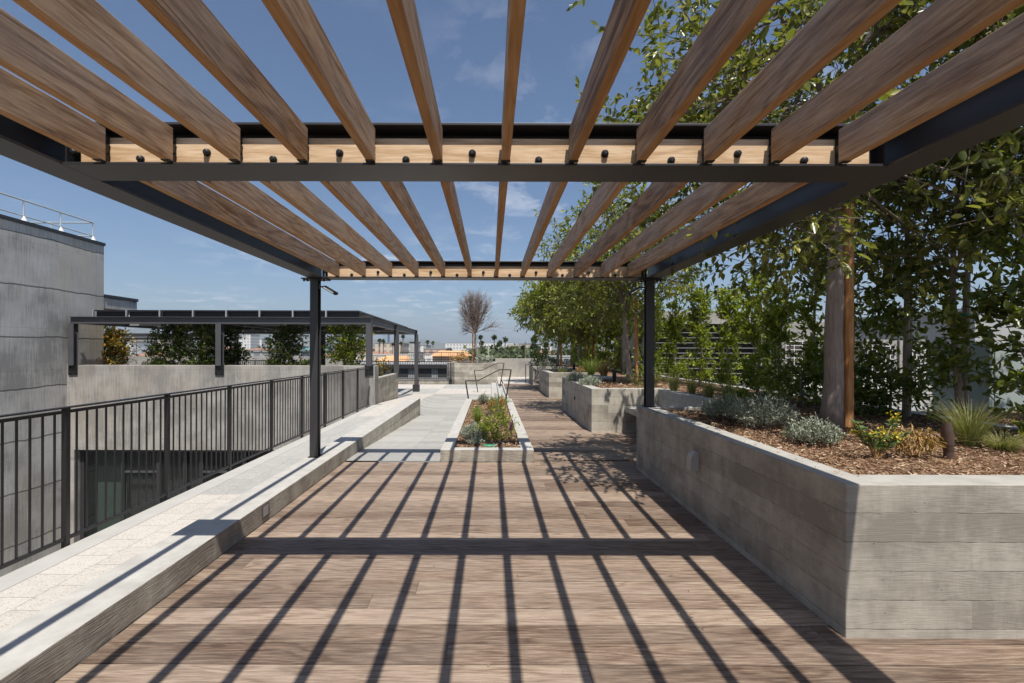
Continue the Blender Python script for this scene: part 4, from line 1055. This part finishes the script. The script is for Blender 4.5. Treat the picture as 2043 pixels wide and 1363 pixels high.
make_tree(14, (ax(1112, 25.5), 25.5, .85), (ax(1116, 25.5), 25.5, 2.6), .09, .06, (3.7, 25.5, 3.7), (2.1, 2.0, 1.35), 100, 16, 8, .165,
          'round crowned tree in the farthest right planter', leafmat='leaf_far', stakes=((.2, 0, 0, 0),), spread=.55, twig=.4)
make_tree(15, (ax(1140, 30.5), 30.5, .85), (ax(1140, 30.5), 30.5, 2.9), .07, .05, (5.2, 30.5, 3.9), (1.8, 1.8, 1.2), 50, 14, 8, .15,
          'slim tree at the end of hedge near the parapet', leafmat='leaf_far', stakes=((.25, 0, 0, 0),), spread=.55, twig=.4)
make_tree(16, (6.9, 4.9, .6), (6.7, 4.9, 3.3), .08, .06, (6.6, 4.9, 4.5), (1.9, 1.7, 2.0), 48, 14, 9, .115,
          'leafy tree crown at the right edge behind the nearest planter', leafmat='leaf', stake=False, spread=.5)
# bare tree
def bare_tree(base, h, rad, zc):
    rng = np.random.default_rng(7); root = thing('bare_tree', base, 'leafless brown tree in the raised planter at the far end', 'tree')
    bx, by, bz = base; top = Vector((bx, by, zc - rad * .9))
    m = MB(); m.tube([base, tuple(top)], [.075, .05], 10); m.build('trunk', M['bark'], root, smooth=True)
    m = MB(); m.tube([(bx - .17, by - .02, bz), (bx - .15, by - .02, top.z + .1)], .05, 10); m.build('stake', M['stake'], root)
    m = MB(); m.tube([(bx + .12, by, bz), (bx + .12, by, top.z - .2)], .03, 10); m.build('stake', M['galv'], root)
    br = MB()
    for i in range(34):
        ang = rng.random() * 6.283; el = -.05 + rng.random() ** .8 * 1.5
        e = top + Vector((math.cos(ang) * math.cos(el) * rad * 1.0, math.sin(ang) * math.cos(el) * rad, math.sin(el) * rad * 1.7 + .15))
        p = curve_pts(top - Vector((0, 0, .1)), e, 6, rng, .05); br.tube(p, [.028, .022, .017, .013, .01, .007, .004], 5, False)
        for j in range(26):
            s = p[rng.integers(1, 6)].lerp(p[6], rng.random() * .3)
            d = ((e - top).normalized() + Vector(rng.normal(size=3)) * .38 + Vector((0, 0, .15))).normalized()
            L = rad * (.3 + .4 * rng.random()); q = s + d * L
            br.tube([s, s.lerp(q, .5) + Vector(rng.normal(size=3)) * .03, q], [.009, .006, .003], 3, False)
            for k in range(4):
                s2 = s.lerp(q, .3 + .6 * rng.random()); q2 = s2 + (d + Vector(rng.normal(size=3)) * .5).normalized() * L * .4
                br.tube([s2, q2], [.005, .0025], 3, False)
    br.build('branches', M['deadtwig'], root)
bare_tree((ax(948, 31.5), 31.5, .88), 0, 1.28, 4.1)
# hedge of ficus columns
HY = [4.6, 5.35, 6.08, 6.82, 7.65, 8.6, 9.35, 10.4, 11.85, 13.5, 14.9, 16.4, 17.7, 19.0, 20.2, 21.4, 22.6, 23.8, 25.0, 26.2, 27.4, 28.6, 29.8]
protos = []
for i in range(4): protos.append(leafy(40 + i, (5.22, HY[i], .86), .30, 3.7, 46, 7, 8, .10, 'x', mat='hedge_dark', name='hedge_column', cat='hedge plant', group='ficus columns of the hedge', twig=.2, spread=.2, trunk=.04, col=True, upb=.15))
for i in range(4, 8): protos.append(leafy(40 + i, (5.15, HY[i], .86), .17, (2.6, 1.95, 2.3, 2.1)[i - 4], 50, 8, 8, .085, 'x', mat='hedge', name='hedge_column', cat='hedge plant', group='ficus columns of the hedge', twig=.15, spread=.13, trunk=.03, col=True, upb=.55))
hr = random.Random(3)
for i, yy in enumerate(HY):
    lab = f'narrow ficus column in the hedge by the rear kerb, {ORD[i]} from the camera' if i else 'narrow ficus column in the hedge by the rear kerb, nearest the camera'
    if i < 8: protos[i]['label'] = lab
    else: copy_thing(protos[5 + i % 3], (5.15 + hr.uniform(-.08, .08), yy, .86), lab, (1.0, 1.0, hr.uniform(.95, 1.15) if yy < 17 else hr.uniform(1.1, 1.5)), hr.uniform(0, 6.28))
for k, (px, Y) in enumerate(((1925, 5.45), (1812, 6.2))):
    x = ax(px, Y); t = thing('hedge_stake', (x, Y, .86), ['pale stake tied with green tape at the right end of hedge', 'pale stake with green tape, left of the taped one beside the big grass'][k], 'stake')
    m = MB(); m.tube([(x, Y, .8), (x + .02, Y, 2.6)], .032, 10); m.build('pole', M['bark'], t)
    m = MB()
    for z in (1.05, 1.42, 2.1): m.tube([(x, Y, z), (x, Y, z + .03)], .042, 10)
    m.add([(x + .03, Y - .04, 1.05), (x + .05, Y - .045, 1.04), (x + .09, Y - .06, .93), (x + .06, Y - .05, .95)], [(0, 1, 2, 3)]); m.build('tie', M['tape'], t)
# low dark foliage at the foot of the hedge behind the big trunk
for k, (px, Y) in enumerate(((1700, 6.6), (1775, 6.3), (1600, 7.6))):
    leafy(70 + k, (ax(px, Y), Y, .86), .34, .62, 16, 8, 7, .08, ['low dark bushy growth between big trunk stake and hedge', 'low dark bushy growth in front of the square wire guard', 'low dark bushy growth left of the big trunk'][k], mat='hedge_dark', name='low_bush')

# ------------------------------------------------------------------ planting of the nearest planter
mound(21, (ax(1450, 5.9), 5.9, .86), .33, .30, 3600, .035, 'silver shrub at the left of nearest planter, smaller and darker one')
mound(22, (ax(1522, 5.3), 5.3, .86), .38, .36, 5200, .036, 'large spiky silver shrub in nearest planter left of tree trunk', stems=90)
mound(23, (ax(1622, 4.35), 4.35, .86), .25, .24, 4200, .026, 'compact pale silver shrub in front of the big tree trunk', wr=.35, stems=60)
def spurge(seed, base, label):
    rng = np.random.default_rng(seed); root = thing('flowering_spurge', base, label, 'plant'); P = []; D = []; Fp = []
    sb = MB(); b = Vector(base)
    for (dx, dy, h, fl) in ((-.16, 0, .3, 0), (-.07, -.03, .2, 1), (.03, 0, .22, 1), (.17, .03, .33, 1), (.1, -.05, .2, 1), (-.12, .05, .22, 1), (.22, 0, .22, 0)):
        tip = b + Vector((dx, dy, h)); mid = b + Vector((dx * .35, dy * .3, h * .45)); sb.tube([b, mid, tip], [.007, .006, .004], 6)
        for k in range(70):
            t = .35 + .65 * rng.random(); p = mid.lerp(tip, (t - .35) / .65) if t > .35 else mid; a = rng.random() * 6.283
            P.append(p); D.append(((tip - mid).normalized() * .5 + Vector((math.cos(a), math.sin(a), .1)))[:])
        if fl:
            fp_ = np.array([tuple(tip + Vector(rng.normal(size=3)) * .022) for k in range(34)])
            quad_mesh('flower', leaf_arrays(fp_, rng.normal(size=fp_.shape) + np.array([0, 0, .6]), np.full(len(fp_), .02), wr=.8, rng=rng), len(fp_), M['yellow'], root, base)
    P = np.array([tuple(p) for p in P]); D = np.array(D)
    quad_mesh('leaves', leaf_arrays(P, D, .045 * (.7 + .6 * rng.random(len(P))), wr=.24, rng=rng), len(P), M['spurge'], root, base)
    sb.build('stems', M['drygrass'], root)
spurge(31, (ax(1750, 3.72), 3.72, .86), 'blue green spurge with yellow flower heads in nearest planter')
def dry_plant(seed, base, label):
    rng = np.random.default_rng(seed); root = thing('dried_plant', base, label, 'plant'); b = Vector(base); sb = MB(); P = []; D = []
    for k in range(13):
        a = rng.random() * 6.283; tip = b + Vector((math.cos(a) * .11, math.sin(a) * .09, .12 + .10 * rng.random())); sb.tube([b, b.lerp(tip, .5) + Vector((math.cos(a) * .04, math.sin(a) * .04, 0)), tip], [.005, .004, .003], 5)
        for j in range(26): P.append(tuple(tip + Vector(rng.normal(size=3)) * .03)); D.append((math.cos(a) * .5 + rng.normal() * .4, math.sin(a) * .5 + rng.normal() * .4, -.5 + rng.normal() * .5))
    P = np.array(P); D = np.array(D)
    quad_mesh('leaves', leaf_arrays(P, D, .05 * (.6 + .8 * rng.random(len(P))), wr=.2, rng=rng, curl=.4), len(P), M['drygrass'], root, base)
    sb.build('stems', M['drygrass'], root)
dry_plant(32, (ax(1822, 3.8), 3.8, .86), 'withered brown plant between the spurge and brown spotlight')
grass_clump(33, (ax(1935, 4.25), 4.25, .86), 520, .56, .34, .0045, 'tall arching grass clump behind the brown spotlight', 'grassblade', arch=.5)
grass_clump(34, (ax(2000, 4.1), 4.1, .86), 460, .28, .5, .0045, 'low spreading grass clump at the right edge of planter', 'grassblade', arch=.9)
rg_ = np.random.default_rng(4)
gl = [(1345, 9.6, 1.0), (1380, 9.0, .85), (1415, 8.3, .9), (1452, 7.7, .8), (1545, 6.4, .85), (1305, 11.2, .9)]
for k, (px, Y, s_) in enumerate(gl):
    grass_clump(80 + k, (ax(px, Y) , Y, .86), 240, .55 * s_, .28 * s_, .008, f'upright feathery grass tuft in the bed behind the bench, {["tallest", "second", "third", "fourth", "shaded one by silver shrubs", "one beside the right post"][k]}', 'grassblade' if k != 4 else 'grassgreen', 'feathery grass tufts behind the bench', arch=.35)
mound(88, (ax(1478, 6.5), 6.5, .86), .22, .34, 1800, .05, 'green leafy plant beside the hidden black spotlight', mat='hedge', name='green_shrub', wr=.4)
# second to fourth planters
mound(24, (ax(1178, 11.3), 11.3, .855), .30, .26, 2600, .045, 'silver shrub at the front left of second planter')
mound(25, (ax(1150, 12.9), 12.9, .855), .32, .28, 2600, .05, 'darker silver shrub at the back left of second planter')
leafy(89, (ax(1290, 11.4), 11.4, .855), .22, .35, 10, 8, 6, .06, 'small yellowish plant in second planter beside the right post', mat='grassgreen', name='small_plant')
grass_clump(90, (ax(1205, 15.4), 15.4, .86), 320, .75, .5, .012, 'golden grass clump behind the second planter', 'drygrass', arch=.5)
grass_clump(91, (ax(1180, 16.6), 16.6, .86), 320, .8, .6, .012, 'green gold grass clump left of the golden one', 'grassgreen', arch=.5)
leafy(92, (ax(1175, 19.3), 19.3, .86), .4, .6, 16, 8, 7, .09, 'round green bush in the third planter right of the trunks', mat='hedge', name='round_bush')
mound(26, (ax(1122, 18.2), 18.2, .855), .18, .22, 500, .05, 'tiny yellow green plant at the front of third planter', mat='grassgreen')
mound(27, (ax(1158, 18.6), 18.6, .855), .18, .24, 500, .05, 'small pale plant under the stakes of third planter', mat='drygrass')
leafy(93, (ax(1072, 25.2), 25.2, .86), .42, .62, 14, 8, 6, .11, 'green bush at the left of the farthest planter', mat='shrub', name='green_bush')
mound(28, (ax(1090, 24.8), 24.8, .86), .5, .3, 1400, .07, 'low silver mat in the farthest planter')
mound(29, (ax(1102, 25.4), 25.4, .86), .3, .55, 900, .1, 'grey spiky plant by the trunk in the farthest planter')
# centre planter
mound(41, (-.29, 8.62, .14), .27, .27, 4200, .032, 'round silver shrub in the low centre planter', stems=60)
mound(42, (-.24, 8.05, .14), .17, .14, 2000, .026, 'small silver shrub at the front of low centre planter', wr=.35)
leafy(43, (.10, 8.5, .14), .22, .40, 24, 8, 7, .062, 'bright green leafy plant in the middle of centre planter', mat='hedge', name='leafy_plant', cat='plant', twig=.12, spread=.13, trunk=.006, wr=.26)
grass_clump(44, (-.28, 10.3, .14), 260, .40, .24, .008, 'yellow green grass clump at the left of centre planter', 'grassgreen', arch=.4)
grass_clump(45, (-.32, 11.4, .14), 260, .35, .25, .008, 'second smaller grass clump at the left of centre planter', 'grassgreen', arch=.4)
mound(46, (.14, 11.8, .14), .26, .36, 1000, .04, 'green bush with orange flowers towards the end of centre planter', mat='grassgreen', name='flowering_bush', flower=('orange', 26, .03))
mound(47, (.22, 13.4, .14), .32, .4, 1100, .05, 'pale green feathery bush at the far end of centre planter', mat='grassgreen', name='feathery_bush')
mound(48, (-.2, 14.0, .14), .16, .3, 500, .1, 'blue grey spiky rosette at the far end of centre planter', name='spiky_rosette', wr=.12)
def sage(seed, base, label):
    rng = np.random.default_rng(seed); root = thing('purple_sage', base, label, 'flower'); b = Vector(base); sb = MB(); P = []
    for k in range(4):
        tip = b + Vector((rng.normal() * .05, rng.normal() * .05, .28 + .08 * rng.random())); sb.tube([b, tip], [.004, .003], 5)
        P = np.array([tuple(b.lerp(tip, .55 + .45 * rng.random()) + Vector(rng.normal(size=3)) * .01) for j in range(40)]); quad_mesh('flower_spike', leaf_arrays(P, rng.normal(size=P.shape), np.full(len(P), .024), wr=.6, rng=rng), len(P), M['purple'], root, base)
    sb.build('stems', M['grassgreen'], root)
sage(51, (-.08, 9.9, .14), 'purple flower spikes behind the green plant, left one')
sage(52, (.21, 10.2, .14), 'purple flower spikes behind the green plant, taller right one')
sage(53, (.36, 8.5, .14), 'purple flower spikes leaning at the right wall of centre planter')
t = thing('valve_box', (-.02, 7.86, .14), 'green oval valve box lid in the mulch of centre planter', 'valve box')
m = MB(); vs = []
for z, r_s in ((.13, 1), (.165, 1), (.172, .93)):
    for k in range(20): a = 2 * math.pi * k / 20; vs.append((-.02 + math.cos(a) * .11 * r_s, 7.86 + math.sin(a) * .07 * r_s, z))
m.add(vs, [(j * 20 + k, j * 20 + (k + 1) % 20, (j + 1) * 20 + (k + 1) % 20, (j + 1) * 20 + k) for j in range(2) for k in range(20)] + [tuple(range(40, 60))]); m.build('lid', M['lid'], t)
# raised planter + shrubs on the courtyard wall
leafy(61, (ax(915, 30.6), 30.6, .88), .5, .5, 14, 8, 6, .1, 'yellow brown grass bush left of the bare tree', mat='drygrass', name='low_bush')
leafy(62, (ax(968, 30.6), 30.6, .88), .5, .4, 14, 8, 6, .1, 'low grey green bush right of the bare tree', mat='silver', name='low_bush')
c = MB(); c.box(-13.1, -3.95, 15.51, 17.8, -1, 1.02); c.build('upper_soil_bed', M['mulch'], kind='structure')
for k, (px, Y, rad, top, mat, lab) in enumerate(((228, 16.9, .40, 668, 'autumn', 'yellow and orange leaved shrub beside the concrete tower'), (345, 16.4, .52, 654, 'shrub', 'dark conical shrub on the wall top, left one of the middle pair'), (412, 16.2, .42, 650, 'shrub', 'dark shrub on the wall top at the middle canopy post'),
                                              (455, 16.9, .30, 662, 'shrub', 'small dark shrub right of the middle canopy post'), (575, 16.3, .52, 654, 'shrub', 'dark upright shrub on wall top left of the pergola post'), (686, 16.2, .60, 652, 'hedge', 'full green shrub on wall top right of the pergola post'))):
    leafy(100 + k, (ax(px, Y), Y, 1.0), rad, az(top, Y) - 1.0, 60, 9, 7, .10, lab, mat=mat, name='wall_shrub', twig=.22, spread=.25, trunk=.03)
for k, (px0, px1) in enumerate(((262, 440), (528, 640))):
    rng = np.random.default_rng(200 + k); V = []; n_ = 2600
    xs_ = ax(px0, 15.7) + (ax(px1, 15.7) - ax(px0, 15.7)) * rng.random(n_)
    P = np.stack([xs_, 15.6 + .7 * rng.random(n_), 1.0 + .36 * rng.random(n_) * (.6 + .4 * np.sin(xs_ * 5))], 1)
    D = rng.normal(size=P.shape) * .5 + np.array([0, 0, .8]); o = quad_mesh('ground_cover', leaf_arrays(P, D, .1 * (.5 + rng.random(n_)), wr=.25, rng=rng), n_, M['grassgreen'], None, (0, 0, 0)); o['kind'] = 'stuff'
    n2 = 60; j = rng.integers(0, n_, n2)
leafy(110, (-4.35, 17.2, .2), .5, .75, 26, 8, 6, .1, 'green plant with orange tips behind the short concrete wall', mat='shrub', name='wall_plant')
leafy(111, (-4.3, 18.4, .2), .35, 1.0, 16, 8, 6, .09, 'orange leaved plant behind the short concrete wall', mat='autumn', name='wall_plant')

# ------------------------------------------------------------------ city
def building(px0, px1, ytop, Y, mat, label, depth=14, roof=None, group=None, zb=-10):
    x0, x1 = ax(px0, Y), ax(px1, Y); z1 = az(ytop, Y)
    t = thing('city_building', ((x0 + x1) / 2, Y, zb), label, 'building', group)
    m = MB(); m.box(x0, x1, Y, Y + depth, zb, z1); m.build('wall', mat, t)
    m = MB()
    if roof == 'hip':
        o = .6; h = min(2.2, (x1 - x0) * .18); a = min((x1 - x0) * .3, 5)
        m.add([(x0 - o, Y - o, z1), (x1 + o, Y - o, z1), (x1 + o, Y + depth + o, z1), (x0 - o, Y + depth + o, z1), (x0 + a, Y + depth / 2, z1 + h), (x1 - a, Y + depth / 2, z1 + h)], [(0, 1, 5, 4), (2, 3, 4, 5), (1, 2, 5), (3, 0, 4), (0, 3, 2, 1)]); m.build('roof', M['tile'], t)
    else:
        m.box(x0 - .15, x1 + .15, Y - .15, Y + depth + .15, z1 + .01, z1 + .45); m.build('roof', M['membrane'] if roof is None else roof, t)
    return t
building(888, 1030, 685, 480, FAC[0], 'long low white building on the skyline right of the bare tree', 60)
building(955, 1100, 691, 460, facade('white_arcade', (.72, .71, .68), .75), 'white building with rows of openings below the long white one', 40)
building(484, 500, 669, 520, FAC[0], 'tall plain white block on the skyline through the canopy', 20)
building(474, 522, 678, 540, FAC[0], 'wide white block around the tall plain one on the skyline', 20)
building(560, 640, 683, 420, FAC[3], 'grey long building on the skyline behind the wall shrubs', 20)
building(763, 773, 667, 900, facade('glass_tower', (.3, .38, .45)), 'slim bluish glass tower far off between canopy posts', 20)
building(748, 800, 686, 260, FAC[1], 'cream apartment block seen between the canopy posts', 25)
building(795, 850, 690, 300, FAC[0], 'white apartment block right of the side canopy post', 25)
building(225, 262, 686, 170, M['white'], 'white flat roofed pavilion beyond the yellow shrub', 12)
building(262, 335, 683, 330, FAC[1], 'cream long block beyond the yellow shrub', 20)
building(845, 890, 697, 200, FAC[4], 'pinkish apartment block behind the orange roofs', 20)
building(486, 512, 700, 140, FAC[1], 'cream house with orange tiled roof beyond the canopy', 12, 'hip')
building(500, 600, 704, 120, FAC[3], 'grey flat roofed row beyond the orange tiled roof', 14)
building(930, 960, 697, 220, FAC[1], 'cream building just left of the bare tree trunk', 18)
building(1010, 1050, 700, 260, FAC[0], 'white low building behind the dark street trees', 18)
# houses under construction with bare sheathing
def framed_house(px0, px1, pyt, pyb, Y, label):
    x0, x1 = ax(px0, Y), ax(px1, Y); zt = az(pyt, Y); ze = az(pyb, Y)
    t = thing('unfinished_house', ((x0 + x1) / 2, Y, -10), label, 'house', 'unfinished timber sheathed houses')
    m = MB(); m.box(x0 + .4, x1 - .4, Y + .4, Y + 11.6, -10, ze); m.build('wall', M['osb_pale'], t)
    m = MB(); a = (x1 - x0) * .16
    m.add([(x0, Y, ze), (x1, Y, ze), (x1, Y + 12, ze), (x0, Y + 12, ze), (x0 + a, Y + 5, zt), (x1 - a, Y + 5, zt)], [(0, 1, 5, 4), (2, 3, 4, 5), (1, 2, 5), (3, 0, 4), (0, 3, 2, 1)]); m.build('roof', M['osb'], t)
    m = MB(); x = x0 + .8
    while x < x1 - 1.6: m.box(x, x + 1, Y + .38, Y + .395, ze - 2.2, ze - .8); x += 2.6
    m.build('window_openings', M['dark'], t)
framed_house(856, 935, 700, 711, 62, 'unfinished house with bare orange sheathed roof, right one beyond guard rail')
framed_house(745, 808, 711, 721, 58, 'unfinished house with bare orange sheathed roof, left one behind canopy posts')
# building right below the terrace guard
t = thing('neighbour_building', (-8, 44, -10), 'neighbouring low dark building just beyond the far guard rail', 'building')
m = MB(); m.box(-16, -1.0, 44, 56, -10, az(727, 44)); m.build('wall', M['membrane'], t)
m = MB(); m.box(-16.2, -.8, 43.7, 43.98, az(735, 44), az(728, 44)); m.build('fascia', M['steel'], t)
for i in range(7):
    x = -15.3 + i * 2.1; m = MB(); m.box(x, x + 1.5, 43.96, 43.995, az(752, 44), az(737, 44)); m.build('window', M['dark'], t)
guard_x(43.5, -8.2, -2.4, az(703, 43.5), az(718, 43.5), 2.0, 12, 'dark guard rail on the roof of the neighbouring building', .3, False)
t = thing('stair_block', (ax(832, 46), 46, 0), 'plain grey stair block on the neighbouring roof behind canopy post', 'building')
m = MB(); m.box(ax(817, 46), ax(832, 46), 46, 48, az(730, 44), az(684, 46)); m.build('wall', M['cast'], t); m = MB(); m.box(ax(816, 46), ax(833, 46), 45.95, 48.05, az(684, 46) + .001, az(684, 46) + .08); m.build('cap', M['steel'], t)
# random city blocks
cr = random.Random(21)
names = ['white', 'cream', 'tan', 'grey', 'pinkish', 'teal', 'brown']
for i in range(230):
    Y = 130 * (1.0118 ** i) if i < 190 else cr.uniform(130, 260)
    px = cr.uniform(160, 1260) if i < 190 else cr.uniform(180, 900)
    wid = cr.uniform(9, 26); pw = wid / Y * F
    h = cr.choice((4, 4.5, 5, 6, 7, 8, 9, 10, 11.2)) + (cr.uniform(0, 6) if Y > 300 else 0); mi = cr.choice((0, 0, 0, 1, 1, 2, 3, 3, 4, 5, 6, 6))
    roof = 'hip' if cr.random() < .12 else cr.choice((None, M['steel_grey'], M['coping']))
    z1 = -10 + h
    kind = names[mi]
    building(px, px + pw, 700 - (z1 - 1.7) / Y * F, Y, FAC[mi], f'small distant {kind} building in the city beyond the terrace', cr.uniform(8, 16), roof, f'distant {kind} city buildings')
# city trees
def city_tree(px, Y, ytop, wpx, label, mat='citygreen', group=None, seed=0, n_=420, conic=False, zb=-10):
    rng = np.random.default_rng(seed); x = ax(px, Y); zt = az(ytop, Y); rad = wpx / 2 / F * Y
    t = thing('city_tree', (x, Y, zb), label, 'tree', group)
    m = MB(); m.tube([(x, Y, zb), (x, Y, zt - rad * .5)], [rad * .09 + .1, .06], 6); m.build('trunk', M['twig'], t)
    h = zt - zb
    if conic:
        lv = np.floor(rng.random(n_) * 9) / 9; z = zt - (zt - zb) * (.03 + .9 * (lv + .07 * rng.random(n_))); f = (zt - z) / (zt - zb)
        r = rad * np.clip(.15 + f * 1.5, 0, 1) * rng.random(n_) ** .5 * (.75 + .5 * rng.random(n_)); a = rng.random(n_) * 6.283
        P = np.stack([x + np.cos(a) * r, Y + np.sin(a) * r, z], 1)
    else:
        cc = norm(rng.normal(size=(14, 3))) * rng.random((14, 1)) ** .4 * np.array([rad * .75, rad * .75, rad * .55]); k = rng.integers(0, 14, n_)
        P = cc[k] + rng.normal(size=(n_, 3)) * rad * .2 + np.array([x, Y, zt - rad * .75])
    D = rng.normal(size=P.shape); S = rad * .26 * (.6 + .8 * rng.random(n_))
    quad_mesh('crown', leaf_arrays(P, D, S, wr=.7, rng=rng), n_, M[mat], t, (x, Y, zb)); return t
city_tree(1066, 95, 668, 34, 'taller dark conifer beyond the parapet', 'conifer', seed=1, n_=2600, conic=True)
city_tree(1089, 98, 679, 26, 'shorter dark conifer beside the taller one beyond the parapet', 'conifer', seed=2, n_=2200, conic=True)
for i in range(200):
    Y = cr.uniform(85, 600); px = cr.uniform(200, 1270) if i > 34 else cr.uniform(955, 1062)
    if i <= 34: Y = cr.uniform(120, 240)
    h = cr.uniform(7, 13.5) if i > 34 else cr.uniform(11.3, 13.2); wpx = (cr.uniform(6, 11) if i > 34 else cr.uniform(8, 13)) / Y * F
    city_tree(px, Y, 700 - (h - 11.7) / Y * F, wpx, 'dark rounded street tree among the distant buildings' if i > 34 else 'dark street tree in the clump behind the parapet', group='street trees of the distant city' if i > 34 else 'street trees behind the parapet', seed=300 + i, n_=260)
def palm(px, ytop, Y, wpx, label, group='palm trees of the distant city', seed=0):
    rng = np.random.default_rng(seed); x = ax(px, Y); zt = az(ytop, Y); r = wpx / 2 / F * Y
    t = thing('palm_tree', (x, Y, -10), label, 'palm', group); zc = zt - r * .9
    m = MB(); m.tube([(x, Y, -10), (x + .2, Y, zc)], [.28, .18], 6); m.build('trunk', M['twig'], t)
    n_ = 46; d = norm(rng.normal(size=(n_, 3)) + np.array([0, 0, .25])); V = []
    P = np.repeat(np.array([[x + .2, Y, zc]]), n_, 0); 
    v = leaf_arrays(P, d, np.full(n_, r * 1.05), wr=.5, rng=rng, curl=.3); quad_mesh('fronds', v, n_, M['citygreen'], t, (x, Y, -10)); return t
for i, (px, yt, Y, wp) in enumerate(((958, 668, 200, 11), (985, 667, 190, 13), (1007, 671, 180, 13), (996, 679, 200, 13), (960, 680, 210, 12), (803, 668, 170, 9), (799, 682, 200, 8), (756, 676, 180, 10), (764, 677, 190, 10), (852, 679, 220, 9), (863, 681, 230, 8), (783, 684, 220, 8))):
    palm(px, yt, Y, wp, ['palm tree beyond parapet, leftmost just right of bare tree', 'tall palm tree beyond parapet, middle of three', 'palm tree beyond parapet, rightmost of three', 'shorter palm between the two right palms', 'shorter palm below the leftmost one', 'tall palm right beside the side canopy post', 'short palm below the tall one by canopy post', 'left palm of the pair between canopy posts', 'right palm of the pair between canopy posts', 'palm left of the bare tree, bigger one', 'palm left of the bare tree, smaller one', 'low palm right of the pair between canopy posts'][i], None, seed=500 + i)
for i in range(40):
    Y = cr.uniform(260, 700); palm(cr.uniform(220, 1100), 700 - cr.uniform(-1, 3.5) / Y * F, Y, 3.6 / Y * F, 'small distant palm tree on the city skyline', seed=600 + i)
for i, px in enumerate((974, 1048, 1056, 1139, 309, 272)):
    Y = 80 + i * 9; t = thing('utility_pole', (ax(px, Y), Y, -10), ['thin pale pole beyond the parapet, leftmost', 'dark utility pole left of the conifers', 'thin pole just left of the conifers', 'thin pole between the tree stakes on right', 'utility pole beyond the yellow shrub with crossarm', 'thin pole left of the crossarm pole'][i], 'pole')
    zt = az((690, 682, 700, 668, 664, 676)[i], Y); m = MB(); m.tube([(ax(px, Y), Y, -10), (ax(px, Y), Y, zt)], .1, 6); m.build('pole', M['galv'] if i in (0, 2) else M['twig'], t)
    if i in (1, 4): m = MB(); m.box(ax(px, Y) - 1.2, ax(px, Y) + 1.2, Y - .06, Y + .06, zt - .5, zt - .35); m.build('crossarm', M['twig'], t)
# hills
m = MB(); V = []; n_ = 160
for i in range(n_ + 1):
    px = -300 + 1800 * i / n_
    y = 676 - 16 * math.exp(-((px - 330) / 260) ** 2) + 3 * math.sin(px * .021) + 2 * math.sin(px * .057 + 1) + 1.2 * math.sin(px * .13) + max(0, (px - 560) * .022)
    Y = 6000; V += [tuple(at(px, y, Y)), (ax(px, Y - 1500), Y - 1500, -10), (ax(px, Y + 2500), Y + 2500, -10)]
fs = []
for i in range(n_): fs += [(3 * i, 3 * i + 1, 3 * i + 4, 3 * i + 3), (3 * i + 2, 3 * i, 3 * i + 3, 3 * i + 5)]
m.add(V, fs); m.build('hills', M['hill'], kind='structure')
# haze
HZ = 1
if HZ:
    m = MB(); m.box(-9500, 9500, -60, 9500, -11, 420); o = m.build('haze', None, kind='stuff')
    hm = bpy.data.materials.new('haze_air'); hm.use_nodes = True; t_ = hm.node_tree; t_.nodes.clear()
    vo_ = t_.nodes.new('ShaderNodeVolumePrincipled'); ou = t_.nodes.new('ShaderNodeOutputMaterial'); t_.links.new(vo_.outputs[0], ou.inputs['Volume'])
    vo_.inputs['Color'].default_value = (.72, .83, 1, 1); vo_.inputs['Density'].default_value = .00013; vo_.inputs['Anisotropy'].default_value = .2
    o.data.materials.clear(); o.data.materials.append(hm)
